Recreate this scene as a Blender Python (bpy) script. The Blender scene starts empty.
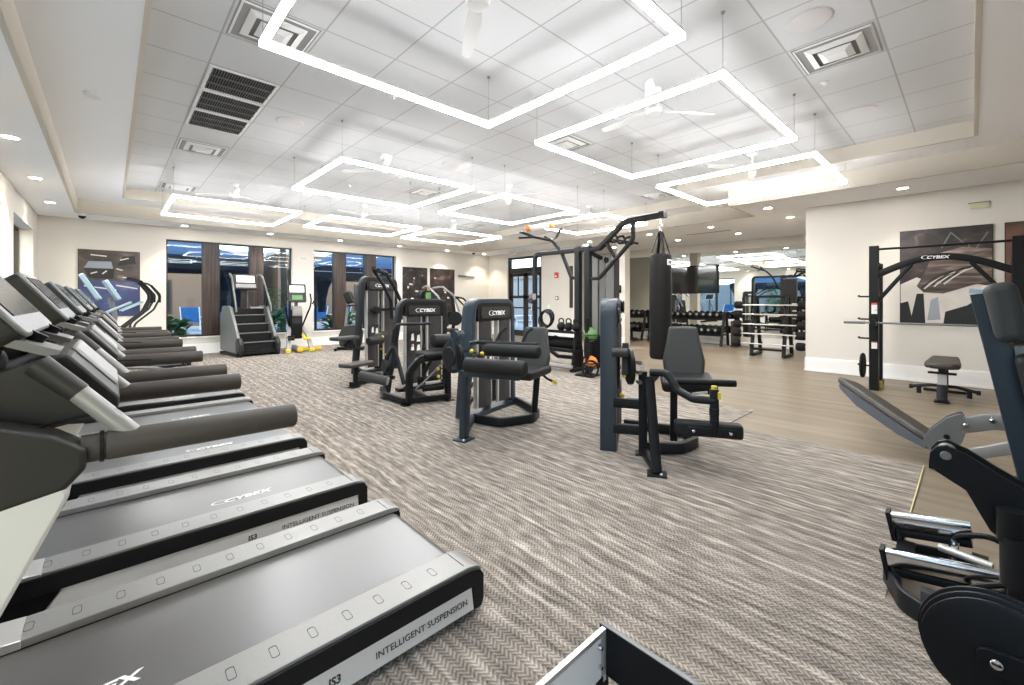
import bpy, bmesh, math, random
from mathutils import Vector, Matrix
random.seed(7)
SC = bpy.context.scene
COL = SC.collection
PI = math.pi

# ------------------------------------------------------------------ materials
def new_mat(name):
    m = bpy.data.materials.new(name); m.use_nodes = True
    nt = m.node_tree
    return m, nt, nt.nodes['Principled BSDF']

def plain(name, col, rough=0.5, metal=0.0, spec=0.5, noise=0.0, nscale=30.0, bump=0.0, bscale=200.0, coat=0.0):
    m, nt, b = new_mat(name)
    c = (col[0], col[1], col[2], 1)
    b.inputs['Base Color'].default_value = c
    b.inputs['Roughness'].default_value = rough
    b.inputs['Metallic'].default_value = metal
    b.inputs['Specular IOR Level'].default_value = spec
    b.inputs['Coat Weight'].default_value = coat
    tc = nt.nodes.new('ShaderNodeTexCoord')
    if noise > 0:
        n = nt.nodes.new('ShaderNodeTexNoise'); n.inputs['Scale'].default_value = nscale
        n.inputs['Detail'].default_value = 3
        r = nt.nodes.new('ShaderNodeMapRange')
        r.inputs['To Min'].default_value = 1 - noise; r.inputs['To Max'].default_value = 1 + noise
        mx = nt.nodes.new('ShaderNodeMix'); mx.data_type = 'RGBA'; mx.blend_type = 'MULTIPLY'
        mx.inputs[0].default_value = 1.0
        nt.links.new(tc.outputs['Object'], n.inputs['Vector'])
        nt.links.new(n.outputs['Fac'], r.inputs['Value'])
        mx.inputs[6].default_value = c
        nt.links.new(r.outputs['Result'], mx.inputs[7])
        nt.links.new(mx.outputs[2], b.inputs['Base Color'])
    if bump > 0:
        n2 = nt.nodes.new('ShaderNodeTexNoise'); n2.inputs['Scale'].default_value = bscale
        bp = nt.nodes.new('ShaderNodeBump'); bp.inputs['Strength'].default_value = bump
        bp.inputs['Distance'].default_value = 0.002
        nt.links.new(tc.outputs['Object'], n2.inputs['Vector'])
        nt.links.new(n2.outputs['Fac'], bp.inputs['Height'])
        nt.links.new(bp.outputs['Normal'], b.inputs['Normal'])
    return m

def emit(name, col, strength):
    m, nt, b = new_mat(name)
    b.inputs['Base Color'].default_value = (0.8, 0.8, 0.8, 1)
    b.inputs['Emission Color'].default_value = (*col, 1)
    b.inputs['Emission Strength'].default_value = strength
    return m

# ------------------------------------------------------------------ mesh builder
def rrect(w, h, r, n=3):
    r = min(r, w/2-1e-5, h/2-1e-5); out = []
    for cx, cy, a0 in ((w/2-r, h/2-r, 0), (-w/2+r, h/2-r, PI/2), (-w/2+r, -h/2+r, PI), (w/2-r, -h/2+r, 1.5*PI)):
        for i in range(n+1):
            a = a0 + PI/2*i/n
            out.append((cx+r*math.cos(a), cy+r*math.sin(a)))
    return out

def circ(r, n=12, ry=None):
    ry = r if ry is None else ry
    return [(r*math.cos(2*PI*i/n), ry*math.sin(2*PI*i/n)) for i in range(n)]

def fillet(pts, r, n=5, closed=False):
    P = [Vector(p) for p in pts]
    if r <= 0: return P
    out = []; N = len(P)
    for i, p in enumerate(P):
        if not closed and (i == 0 or i == N-1):
            out.append(p); continue
        a = P[(i-1) % N]-p; b = P[(i+1) % N]-p
        la, lb = a.length, b.length
        if la < 1e-6 or lb < 1e-6: continue
        a.normalize(); b.normalize()
        ang = a.angle(b)
        if ang > PI-0.03: out.append(p); continue
        d = min(r/math.tan(ang/2), la*0.49, lb*0.49)
        p0 = p+a*d; p1 = p+b*d
        for k in range(n+1):
            t = k/n
            out.append(p0*(1-t)**2 + p*2*t*(1-t) + p1*t*t)
    return out

class MB:
    def __init__(s, mat=None):
        s.v = []; s.f = []; s.fm = []; s.mats = []; s.cur = 0
        if mat: s.use(mat)
    def use(s, mat):
        if mat not in s.mats: s.mats.append(mat)
        s.cur = s.mats.index(mat); return s
    def add(s, vs, fs, M=None):
        o = len(s.v)
        for p in vs:
            p = Vector(p)
            s.v.append(M @ p if M else p)
        for f in fs:
            s.f.append([i+o for i in f]); s.fm.append(s.cur)
        return s
    def box(s, c, d, rz=0, ry=0, rx=0):
        M = Matrix.Translation(c) @ Matrix.Rotation(rz, 4, 'Z') @ Matrix.Rotation(ry, 4, 'Y') @ Matrix.Rotation(rx, 4, 'X')
        x, y, z = d[0]/2, d[1]/2, d[2]/2
        vs = [(-x,-y,-z),(x,-y,-z),(x,y,-z),(-x,y,-z),(-x,-y,z),(x,-y,z),(x,y,z),(-x,y,z)]
        return s.add(vs, [(0,3,2,1),(4,5,6,7),(0,1,5,4),(1,2,6,5),(2,3,7,6),(3,0,4,7)], M)
    def span(s, a, b):
        return s.box([(a[i]+b[i])/2 for i in range(3)], [abs(b[i]-a[i]) for i in range(3)])
    def sweep(s, path, prof, closed=False, cap=True, up=(0,0,1)):
        P = [Vector(p) for p in path]
        Q = [P[0]]
        for p in P[1:]:
            if (p-Q[-1]).length > 1e-5: Q.append(p)
        P = Q; N = len(P)
        if closed and (P[0]-P[-1]).length < 1e-5: P = P[:-1]; N -= 1
        T = []
        for i in range(N):
            if closed: t = (P[(i+1) % N]-P[i]).normalized() + (P[i]-P[i-1]).normalized()
            elif i == 0: t = P[1]-P[0]
            elif i == N-1: t = P[-1]-P[-2]
            else: t = (P[i+1]-P[i]).normalized() + (P[i]-P[i-1]).normalized()
            T.append(t.normalized())
        up = Vector(up)
        n = up - T[0]*up.dot(T[0])
        if n.length < 1e-3:
            up = Vector((0,1,0)) if abs(T[0].y) < .9 else Vector((1,0,0)); n = up - T[0]*up.dot(T[0])
        n.normalize(); vs = []; K = len(prof)
        for i in range(N):
            if i > 0:
                q = T[i-1].rotation_difference(T[i]); n = q @ n
                n = (n - T[i]*n.dot(T[i])).normalized()
            b = T[i].cross(n)
            # widen at mitre corners
            k = 1.0
            if 0 < i < N-1 or closed:
                d = (P[i]-P[i-1]).normalized()
                cs = max(0.5, d.dot(T[i])); k = 1/cs
            for (a, c) in prof: vs.append(P[i] + b*a + n*c)
        fs = []
        for i in range(N if closed else N-1):
            j = (i+1) % N
            for k in range(K):
                l = (k+1) % K
                fs.append((i*K+k, i*K+l, j*K+l, j*K+k))
        if cap and not closed:
            fs.append(tuple(range(K-1, -1, -1))); fs.append(tuple((N-1)*K+k for k in range(K)))
        return s.add(vs, fs)
    def tube(s, path, r, n=10, fil=0, closed=False, fn=5):
        return s.sweep(fillet(path, fil, fn, closed), circ(r, n), closed)
    def bar(s, path, w, h, fil=0, up=(0,0,1), closed=False, r=0.008, fn=6):
        return s.sweep(fillet(path, fil, fn, closed), rrect(w, h, r, 2), closed, up=up)
    def cyl(s, p0, p1, r0, r1=None, n=16):
        r1 = r0 if r1 is None else r1
        p0 = Vector(p0); p1 = Vector(p1); d = (p1-p0)
        q = d.to_track_quat('Z', 'Y'); L = d.length
        M = Matrix.Translation(p0) @ q.to_matrix().to_4x4()
        vs = [(r0*math.cos(2*PI*i/n), r0*math.sin(2*PI*i/n), 0) for i in range(n)]
        vs += [(r1*math.cos(2*PI*i/n), r1*math.sin(2*PI*i/n), L) for i in range(n)]
        fs = [(i, (i+1) % n, n+(i+1) % n, n+i) for i in range(n)]
        fs += [tuple(range(n-1, -1, -1)), tuple(range(n, 2*n))]
        return s.add(vs, fs, M)
    def lathe(s, prof, c=(0,0,0), axis=(0,0,1), n=20):
        q = Vector(axis).to_track_quat('Z', 'Y')
        M = Matrix.Translation(c) @ q.to_matrix().to_4x4()
        vs = []; K = len(prof)
        for (r, z) in prof:
            r = max(r, 1e-4)
            for i in range(n): vs.append((r*math.cos(2*PI*i/n), r*math.sin(2*PI*i/n), z))
        fs = []
        for k in range(K-1):
            for i in range(n):
                j = (i+1) % n
                fs.append((k*n+i, k*n+j, (k+1)*n+j, (k+1)*n+i))
        fs.append(tuple(range(n-1, -1, -1))); fs.append(tuple((K-1)*n+i for i in range(n)))
        return s.add(vs, fs, M)
    def roller(s, p0, p1, r, e=0.02, n=16):
        p0 = Vector(p0); p1 = Vector(p1); L = (p1-p0).length
        prof = [(r-e, 0)] + [(r-e+e*math.sin(a*PI/8), e-e*math.cos(a*PI/8)) for a in range(1, 5)]
        prof += [(r, L-e)] + [(r-e+e*math.cos(a*PI/8), L-e+e*math.sin(a*PI/8)) for a in range(1, 5)]
        return s.lathe(prof, p0, p1-p0, n)
    def sphere(s, c, r, n=14, m=8, sc=(1,1,1)):
        vs = []; fs = []
        for j in range(1, m):
            a = PI*j/m
            for i in range(n):
                b = 2*PI*i/n
                vs.append((c[0]+sc[0]*r*math.sin(a)*math.cos(b), c[1]+sc[1]*r*math.sin(a)*math.sin(b), c[2]+sc[2]*r*math.cos(a)))
        t = len(vs); vs += [(c[0],c[1],c[2]+sc[2]*r), (c[0],c[1],c[2]-sc[2]*r)]
        for j in range(m-2):
            for i in range(n):
                k = (i+1) % n
                fs.append((j*n+i, (j+1)*n+i, (j+1)*n+k, j*n+k))
        for i in range(n):
            k = (i+1) % n
            fs.append((t, i, k)); fs.append((t+1, (m-2)*n+k, (m-2)*n+i))
        return s.add(vs, fs)
    def prism(s, poly, o, u, v, t, fil=0):
        """polygon (in the u,v plane through o) thickened by t along u x v, centred"""
        if fil: poly = [(p.x, p.y) for p in fillet([(a, b, 0) for a, b in poly], fil, 4, True)]
        o = Vector(o); u = Vector(u).normalized(); v = Vector(v).normalized(); w = u.cross(v)
        K = len(poly)
        vs = [o+u*a+v*b-w*t/2 for a, b in poly] + [o+u*a+v*b+w*t/2 for a, b in poly]
        fs = [tuple(range(K-1, -1, -1)), tuple(range(K, 2*K))]
        fs += [(i, (i+1) % K, K+(i+1) % K, K+i) for i in range(K)]
        return s.add(vs, fs)
    def xz(s, poly, y, t, fil=0): return s.prism(poly, (0, y, 0), (1,0,0), (0,0,1), t, fil)
    def yz(s, poly, x, t, fil=0): return s.prism(poly, (x, 0, 0), (0,1,0), (0,0,1), t, fil)
    def xy(s, poly, z, t, fil=0): return s.prism(poly, (0, 0, z), (1,0,0), (0,1,0), t, fil)
    def text(s, txt, o, u, v, size, sx=1.0, shear=0.0, depth=0.0015, align='CENTER', bold=0.0):
        vs, fs = text_geo(txt, align, bold)
        o = Vector(o); u = Vector(u).normalized(); v = Vector(v).normalized(); w = u.cross(v)
        return s.add([o + u*(p.x*sx+p.y*shear)*size + v*p.y*size + w*(p.z*depth+0.0006) for p in vs], fs)
    def logo(s, o, u, v, size):
        """the swoosh-and-letters maker's mark"""
        o = Vector(o); u = Vector(u).normalized(); v = Vector(v).normalized(); w = u.cross(v)
        s.text('CYBEX', o+u*size*0.28, u, v, size, 1.25, 0.25, bold=0.03)
        pts = []
        for i in range(13):
            a = math.radians(50+260*i/12); pts.append((0, 0, .05+.07*math.sin(PI*i/12)))
        vs = []; fs = []
        for k, (x, y, t) in enumerate(pts):
            a = math.radians(50+260*k/12)
            for q in (1, 1-t*1.6):
                vs.append(o + u*((math.cos(a)*.80*q-1.78)*size+y*.25*size) + v*(math.sin(a)*.44*q+.36)*size + w*0.0014)
        for k in range(12): fs.append((2*k, 2*k+1, 2*k+3, 2*k+2))
        return s.add(vs, fs)
    def build(s, name, parent=None, bevel=0.0, seg=2, smooth=True, angle=35):
        me = bpy.data.meshes.new(name)
        me.from_pydata([tuple(p) for p in s.v], [], s.f)
        for m in s.mats: me.materials.append(m)
        me.polygons.foreach_set('material_index', s.fm)
        bm = bmesh.new(); bm.from_mesh(me); bmesh.ops.recalc_face_normals(bm, faces=bm.faces); bm.to_mesh(me); bm.free()
        if smooth:
            me.shade_smooth(); me.set_sharp_from_angle(angle=math.radians(angle))
        me.update()
        o = bpy.data.objects.new(name, me); COL.objects.link(o)
        if parent: o.parent = parent
        if bevel > 0:
            b = o.modifiers.new('bevel', 'BEVEL'); b.width = bevel; b.segments = seg
            b.limit_method = 'ANGLE'; b.angle_limit = math.radians(40); b.harden_normals = False
        return o

_tx = {}
def text_geo(txt, align, bold):
    key = (txt, align, bold)
    if key in _tx: return _tx[key]
    cu = bpy.data.curves.new('t', 'FONT'); cu.body = txt; cu.align_x = align; cu.size = 1.0
    cu.extrude = 0.5; cu.offset = bold; cu.resolution_u = 3
    ob = bpy.data.objects.new('t', cu); COL.objects.link(ob)
    dg = bpy.context.evaluated_depsgraph_get(); dg.update()
    me = bpy.data.meshes.new_from_object(ob.evaluated_get(dg))
    vs = [v.co.copy() for v in me.vertices]; fs = [tuple(p.vertices) for p in me.polygons]
    bpy.data.objects.remove(ob); bpy.data.curves.remove(cu); bpy.data.meshes.remove(me)
    _tx[key] = (vs, fs); return _tx[key]

# ------------------------------------------------------------------ scene objects
def tag(o, label, cat, group=None, kind=None):
    if label: o['label'] = label
    if cat: o['category'] = cat
    if group: o['group'] = group
    if kind: o['kind'] = kind
    return o
def thing(name, label, cat, loc=(0,0,0), deg=0, group=None):
    o = bpy.data.objects.new(name, None); COL.objects.link(o); o.empty_display_size = .1
    o.location = loc; o.rotation_euler = (0, 0, math.radians(deg))
    return tag(o, label, cat, group)
def struct(mb, name, **k):
    o = mb.build(name, **k); o['kind'] = 'structure'; return o
def dup(root, loc, deg=None, label=None, group=None):
    r = root.copy(); COL.objects.link(r); r.location = loc
    if deg is not None: r.rotation_euler = (0, 0, math.radians(deg))
    if label: r['label'] = label
    if group: r['group'] = group
    for ch in list(root.children):
        c = ch.copy(); COL.objects.link(c); c.parent = r
        for g in list(ch.children):
            d = g.copy(); COL.objects.link(d); d.parent = c
    return r
ORD = ['first','second','third','fourth','fifth','sixth','seventh','eighth','ninth','tenth','eleventh','twelfth']
M_wall = plain('wall_cream', (0.66, 0.625, 0.565), 0.85, noise=0.015, nscale=3)
M_fascia = plain('fascia_beige', (0.62, 0.575, 0.50), 0.85)
M_soffit = plain('soffit_white', (0.93, 0.935, 0.95), 0.9)
M_white = plain('white_paint', (0.83, 0.82, 0.80), 0.55)
M_trimw = plain('white_plastic', (0.80, 0.80, 0.79), 0.45)
M_black = plain('black_frame', (0.009, 0.009, 0.0095), 0.45, spec=0.18)
M_char = plain('charcoal_frame', (0.013, 0.014, 0.0155), 0.42, spec=0.2)
M_slate_sheen = plain('slate_sheen_frame', (0.019, 0.028, 0.038), 0.38, spec=0.4)  # on the leg machines the bluish tint is window and lamp sheen put into colour
M_pad = plain('black_vinyl', (0.014, 0.014, 0.0145), 0.55, spec=0.2, bump=0.15, bscale=400)
M_padg = plain('grey_vinyl', (0.046, 0.048, 0.046), 0.55, spec=0.2, bump=0.12, bscale=500)
M_padb = plain('brown_black_vinyl', (0.04, 0.033, 0.028), 0.5, bump=0.15, bscale=300)
M_shroud = plain('shroud_grey', (0.040, 0.036, 0.037), 0.55, spec=0.2)
M_silver = plain('brushed_silver', (0.60, 0.585, 0.56), 0.33, metal=0.65)
M_silp = plain('silver_plastic', (0.24, 0.235, 0.225), 0.42, metal=0.2)
M_railt = plain('tread_rail_grey', (0.24, 0.232, 0.22), 0.36, metal=0.2, noise=0.05, nscale=60)
M_chrome = plain('chrome', (0.75, 0.75, 0.75), 0.14, metal=1.0)
M_dgrey = plain('dark_grey_plastic', (0.025, 0.0235, 0.0215), 0.5, spec=0.28)
M_mgrey = plain('mid_grey_metal', (0.155, 0.157, 0.155), 0.45, metal=0.3)
M_rubber = plain('rubber', (0.011, 0.011, 0.011), 0.65, spec=0.15)
M_grip = plain('handrail_rubber', (0.056, 0.049, 0.043), 0.55, spec=0.3, bump=0.2, bscale=500)
M_yellow = plain('yellow', (0.60, 0.45, 0.03), 0.45)
M_orange = plain('orange', (0.75, 0.22, 0.04), 0.5)
M_green = plain('green', (0.09, 0.22, 0.06), 0.5)
M_red = plain('red', (0.6, 0.06, 0.04), 0.5)
M_lblue = plain('light_blue_plastic', (0.35, 0.47, 0.55), 0.35, metal=0.2)
M_logo = plain('logo_white', (0.80, 0.80, 0.79), 0.5)
M_logod = plain('logo_dark', (0.03, 0.03, 0.03), 0.5)
M_paper = plain('label_white', (0.75, 0.74, 0.72), 0.6)
M_strip = plain('floor_strip_pale', (0.55, 0.48, 0.25), 0.6)
M_blue = plain('canvas_blue', (0.07, 0.125, 0.21), 0.8, noise=0.1, nscale=2)
M_navy = plain('canvas_navy', (0.008, 0.012, 0.026), 0.8)
M_sling = plain('sling_blue', (0.02, 0.13, 0.36), 0.7)
M_patio = plain('patio_stone', (0.55, 0.54, 0.50), 0.8, noise=0.15, nscale=4)
M_pool = plain('pool_water', (0.02, 0.35, 0.50), 0.08)
M_stucco = plain('stucco_tan', (0.15, 0.10, 0.072), 0.9, noise=0.08, nscale=2)
M_stuccol = plain('stucco_light', (0.40, 0.38, 0.36), 0.9, noise=0.08, nscale=2)
M_leaf = plain('leaf_green', (0.04, 0.16, 0.03), 0.5, noise=0.35, nscale=6)
M_leafb = plain('leaf_bright', (0.06, 0.17, 0.03), 0.5, noise=0.35, nscale=6)
M_bark = plain('bark', (0.10, 0.08, 0.06), 0.9)
M_bronze = plain('window_bronze', (0.03, 0.024, 0.02), 0.4, metal=0.3)
M_duct = plain('duct_grey', (0.30, 0.30, 0.30), 0.8)
M_dark = plain('vent_dark', (0.03, 0.029, 0.027), 0.8)
M_led = emit('led_diffuser', (0.985, 0.99, 1.0), 42.0)
M_ledt = emit('led_uplight', (0.985, 0.99, 1.0), 0.5)
M_leds = emit('led_side', (0.985, 0.99, 1.0), 9.0)
M_down = emit('downlight_lens', (1.0, 0.93, 0.82), 22.0)
M_scr = emit('screen_lit', (0.75, 0.85, 1.0), 0.12)

def wood(name, c1, c2, sc=(40, 40, 1.2), rough=0.45):
    m, nt, b = new_mat(name)
    tc = nt.nodes.new('ShaderNodeTexCoord'); mp = nt.nodes.new('ShaderNodeMapping')
    mp.inputs['Scale'].default_value = sc
    n = nt.nodes.new('ShaderNodeTexNoise'); n.inputs['Scale'].default_value = 1.0; n.inputs['Detail'].default_value = 4
    cr = nt.nodes.new('ShaderNodeValToRGB')
    cr.color_ramp.elements[0].position = 0.35; cr.color_ramp.elements[0].color = (*c1, 1)
    cr.color_ramp.elements[1].position = 0.68; cr.color_ramp.elements[1].color = (*c2, 1)
    L = nt.links.new
    L(tc.outputs['Object'], mp.inputs['Vector']); L(mp.outputs['Vector'], n.inputs['Vector'])
    L(n.outputs['Fac'], cr.inputs['Fac']); L(cr.outputs['Color'], b.inputs['Base Color'])
    b.inputs['Roughness'].default_value = rough
    return m
M_wood = wood('dark_wood_pier', (0.008, 0.004, 0.003), (0.055, 0.03, 0.019))
M_vinylfloor = wood('plank_floor', (0.148, 0.115, 0.077), (0.235, 0.188, 0.132), (7.0, 0.5, 1), 0.42)
M_beltw = plain('belt_grey', (0.085, 0.082, 0.077), 0.30, noise=0.04, nscale=40, spec=0.8)
M_panel = plain('panel_silver', (0.66, 0.65, 0.63), 0.38, metal=0.25)

def mirror_mat():
    m, nt, b = new_mat('mirror_glass')
    b.inputs['Base Color'].default_value = (0.80, 0.84, 0.82, 1); b.inputs['Metallic'].default_value = 1
    b.inputs['Roughness'].default_value = 0.015
    return m
M_mirror = mirror_mat()

def glass_mat():
    m = bpy.data.materials.new('window_glass'); m.use_nodes = True; nt = m.node_tree; nt.nodes.clear()
    out = nt.nodes.new('ShaderNodeOutputMaterial'); mix = nt.nodes.new('ShaderNodeMixShader')
    tr = nt.nodes.new('ShaderNodeBsdfTransparent'); tr.inputs['Color'].default_value = (0.82, 0.90, 0.93, 1)
    gl = nt.nodes.new('ShaderNodeBsdfGlossy'); gl.inputs['Roughness'].default_value = 0.0
    lw = nt.nodes.new('ShaderNodeLayerWeight'); lw.inputs['Blend'].default_value = 0.5
    pw = nt.nodes.new('ShaderNodeMath'); pw.operation = 'POWER'; pw.inputs[1].default_value = 4.0
    fr = nt.nodes.new('ShaderNodeMath'); fr.operation = 'MULTIPLY_ADD'; fr.inputs[1].default_value = 0.55; fr.inputs[2].default_value = 0.02
    nt.links.new(lw.outputs['Facing'], pw.inputs[0]); nt.links.new(pw.outputs[0], fr.inputs[0])
    nt.links.new(fr.outputs[0], mix.inputs['Fac']); nt.links.new(tr.outputs[0], mix.inputs[1])
    nt.links.new(gl.outputs[0], mix.inputs[2]); nt.links.new(mix.outputs[0], out.inputs['Surface'])
    return m
M_glass = glass_mat()

def mathn(nt, op, a, b=None, c=None):
    n = nt.nodes.new('ShaderNodeMath'); n.operation = op
    for i, x in enumerate((a, b, c)):
        if x is None: continue
        if isinstance(x, (int, float)): n.inputs[i].default_value = x
        else: nt.links.new(x, n.inputs[i])
    return n.outputs[0]

def carpet_mat():
    m, nt, b = new_mat('carpet_wave_herringbone'); L = nt.links.new
    tc = nt.nodes.new('ShaderNodeTexCoord'); sp = nt.nodes.new('ShaderNodeSeparateXYZ')
    L(tc.outputs['Object'], sp.inputs[0]); X, Y = sp.outputs[0], sp.outputs[1]
    def noise(sc, vec=None, det=2):
        mp = nt.nodes.new('ShaderNodeMapping'); mp.inputs['Scale'].default_value = sc
        L(tc.outputs['Object'], mp.inputs['Vector'])
        n = nt.nodes.new('ShaderNodeTexNoise'); n.inputs['Scale'].default_value = 1; n.inputs['Detail'].default_value = det
        L(mp.outputs['Vector'], n.inputs['Vector']); return n.outputs['Fac']
    warp = mathn(nt, 'MULTIPLY', mathn(nt, 'SUBTRACT', noise((0.55, 0.8, 1)), 0.5), 0.15)
    warp2 = mathn(nt, 'MULTIPLY', mathn(nt, 'SUBTRACT', noise((5, 9, 1)), 0.5), 0.02)
    U = mathn(nt, 'ADD', mathn(nt, 'ADD', X, warp), warp2)
    # chevron yarn: triangle wave across each 44 mm cord shifts the cross-yarns
    c = mathn(nt, 'DIVIDE', U, 0.046)
    fr = mathn(nt, 'FRACT', c)
    tri = mathn(nt, 'ABSOLUTE', mathn(nt, 'SUBTRACT', fr, 0.5))          # 0..0.5
    ph = mathn(nt, 'ADD', mathn(nt, 'DIVIDE', Y, 0.021), mathn(nt, 'MULTIPLY', tri, 2.3))
    yarn = mathn(nt, 'ADD', mathn(nt, 'MULTIPLY', mathn(nt, 'SINE', mathn(nt, 'MULTIPLY', ph, 2*PI)), 0.5), 0.5)
    edge = mathn(nt, 'SMOOTH_MIN', mathn(nt, 'MULTIPLY', tri, 5.0), 1.0, 0.2)   # groove between cords
    # broader wavy bands
    mp = nt.nodes.new('ShaderNodeCombineXYZ'); L(mathn(nt, 'MULTIPLY', U, 15.0), mp.inputs[0]); L(mathn(nt, 'MULTIPLY', Y, 1.0), mp.inputs[1])
    nb = nt.nodes.new('ShaderNodeTexNoise'); nb.inputs['Scale'].default_value = 1; nb.inputs['Detail'].default_value = 3
    nb.inputs['Roughness'].default_value = 0.65; L(mp.outputs[0], nb.inputs['Vector'])
    band = nb.outputs['Fac']
    mp2 = nt.nodes.new('ShaderNodeCombineXYZ'); L(mathn(nt, 'MULTIPLY', U, 42.0), mp2.inputs[0]); L(mathn(nt, 'MULTIPLY', Y, 7.0), mp2.inputs[1])
    nb2 = nt.nodes.new('ShaderNodeTexNoise'); nb2.inputs['Scale'].default_value = 1; nb2.inputs['Detail'].default_value = 2
    L(mp2.outputs[0], nb2.inputs['Vector'])
    fine = noise((260, 260, 1), det=1)
    v = mathn(nt, 'ADD', mathn(nt, 'MULTIPLY', band, 0.62), mathn(nt, 'MULTIPLY', nb2.outputs['Fac'], 0.95))
    v = mathn(nt, 'ADD', v, mathn(nt, 'MULTIPLY', yarn, 0.30))
    v = mathn(nt, 'ADD', v, mathn(nt, 'MULTIPLY', edge, 0.12))
    v = mathn(nt, 'ADD', v, mathn(nt, 'MULTIPLY', fine, 0.75))
    wob = mathn(nt, 'MULTIPLY', noise((1.6, 0.8, 1)), 9.0)
    ln = mathn(nt, 'POWER', mathn(nt, 'ADD', mathn(nt, 'MULTIPLY', mathn(nt, 'SINE', mathn(nt, 'ADD', mathn(nt, 'MULTIPLY', U, 62.0), wob)), 0.5), 0.5), 5.0)
    v = mathn(nt, 'ADD', v, mathn(nt, 'MULTIPLY', mathn(nt, 'MULTIPLY', ln, noise((1.2, 1.0, 1))), 0.30))
    v = mathn(nt, 'SUBTRACT', v, 1.0)
    cr = nt.nodes.new('ShaderNodeValToRGB'); e = cr.color_ramp.elements
    e[0].position = 0.12; e[0].color = (0.08, 0.072, 0.063, 1)
    e[1].position = 0.92; e[1].color = (0.56, 0.495, 0.425, 1)
    x = e.new(0.52); x.color = (0.25, 0.219, 0.187, 1)
    L(v, cr.inputs['Fac']); L(cr.outputs['Color'], b.inputs['Base Color'])
    b.inputs['Roughness'].default_value = 0.95; b.inputs['Specular IOR Level'].default_value = 0.1
    bp = nt.nodes.new('ShaderNodeBump'); bp.inputs['Strength'].default_value = 0.35; bp.inputs['Distance'].default_value = 0.004
    L(v, bp.inputs['Height']); L(bp.outputs['Normal'], b.inputs['Normal'])
    return m
M_carpet = carpet_mat()

def tile_mat():
    m, nt, b = new_mat('acoustic_tile'); L = nt.links.new
    tc = nt.nodes.new('ShaderNodeTexCoord'); sp = nt.nodes.new('ShaderNodeSeparateXYZ'); L(tc.outputs['Object'], sp.inputs[0])
    def line(c, off):
        f = mathn(nt, 'FRACT', mathn(nt, 'DIVIDE', mathn(nt, 'SUBTRACT', c, off), 0.61))
        d = mathn(nt, 'SUBTRACT', 0.5, mathn(nt, 'ABSOLUTE', mathn(nt, 'SUBTRACT', f, 0.5)))
        return mathn(nt, 'LESS_THAN', d, 0.011)
    g = mathn(nt, 'MAXIMUM', line(sp.outputs[0], 0.05), line(sp.outputs[1], 0.50))
    mx = nt.nodes.new('ShaderNodeMix'); mx.data_type = 'RGBA'; L(g, mx.inputs[0])
    mx.inputs[6].default_value = (0.62, 0.626, 0.634, 1); mx.inputs[7].default_value = (0.40, 0.395, 0.39, 1)
    L(mx.outputs[2], b.inputs['Base Color']); b.inputs['Roughness'].default_value = 0.95
    return m
M_tile = tile_mat()

def wash_mat(name, stops, sc, detail=3, dist=0.6):
    """printed abstract picture"""
    m, nt, b = new_mat(name); L = nt.links.new
    tc = nt.nodes.new('ShaderNodeTexCoord'); mp = nt.nodes.new('ShaderNodeMapping'); mp.inputs['Scale'].default_value = sc
    n = nt.nodes.new('ShaderNodeTexNoise'); n.inputs['Scale'].default_value = 1; n.inputs['Detail'].default_value = detail
    n.inputs['Distortion'].default_value = dist
    cr = nt.nodes.new('ShaderNodeValToRGB'); e = cr.color_ramp.elements
    e[0].position, e[0].color = stops[0][0], (*stops[0][1], 1); e[1].position, e[1].color = stops[-1][0], (*stops[-1][1], 1)
    for p, c in stops[1:-1]: e.new(p).color = (*c, 1)
    L(tc.outputs['Object'], mp.inputs['Vector']); L(mp.outputs['Vector'], n.inputs['Vector']); L(n.outputs['Fac'], cr.inputs['Fac'])
    L(cr.outputs['Color'], b.inputs['Base Color']); b.inputs['Roughness'].default_value = 0.35
    return m
M_art1 = wash_mat('print_brown', [(0.3, (0.03, 0.024, 0.02)), (0.6, (0.085, 0.065, 0.055)), (0.75, (0.22, 0.19, 0.17))], (3, 3, 5))
M_art2 = wash_mat('print_blue', [(0.3, (0.015, 0.022, 0.06)), (0.6, (0.05, 0.065, 0.16)), (0.8, (0.12, 0.13, 0.22))], (2, 2, 3))
M_art3 = wash_mat('print_black', [(0.35, (0.008, 0.007, 0.007)), (0.62, (0.035, 0.028, 0.026)), (0.78, (0.30, 0.27, 0.26))], (5, 5, 6))
M_art4 = wash_mat('print_dark_brown', [(0.35, (0.018, 0.012, 0.011)), (0.6, (0.05, 0.034, 0.03)), (0.8, (0.20, 0.15, 0.14))], (4, 4, 5))
M_art5 = wash_mat('print_leather', [(0.25, (0.02, 0.014, 0.012)), (0.5, (0.10, 0.07, 0.058)), (0.75, (0.40, 0.32, 0.28))], (1.0, 2.0, 14), 2, 0.3)
M_art6 = wash_mat('print_rust', [(0.3, (0.03, 0.016, 0.012)), (0.7, (0.16, 0.075, 0.05))], (2, 2, 2))
M_artl = plain('print_pale', (0.62, 0.57, 0.52), 0.35, noise=0.2, nscale=5)
M_artk = plain('print_ink', (0.012, 0.011, 0.012), 0.35)
M_bag = plain('bag_leather', (0.008, 0.0075, 0.007), 0.45, spec=0.2, noise=0.3, nscale=7, bump=0.15, bscale=60)
# ================================================================== the setting
Z0, Z1, Z2 = 3.0, 3.275, 3.47
XL, XR, YF, YN = -1.05, 9.4, 12.75, -3.2
XD, XM, YA, YB = 10.7, 13.2, 2.1, 9.6      # door wall, mirror wall, alcove ends
T = .22

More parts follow.
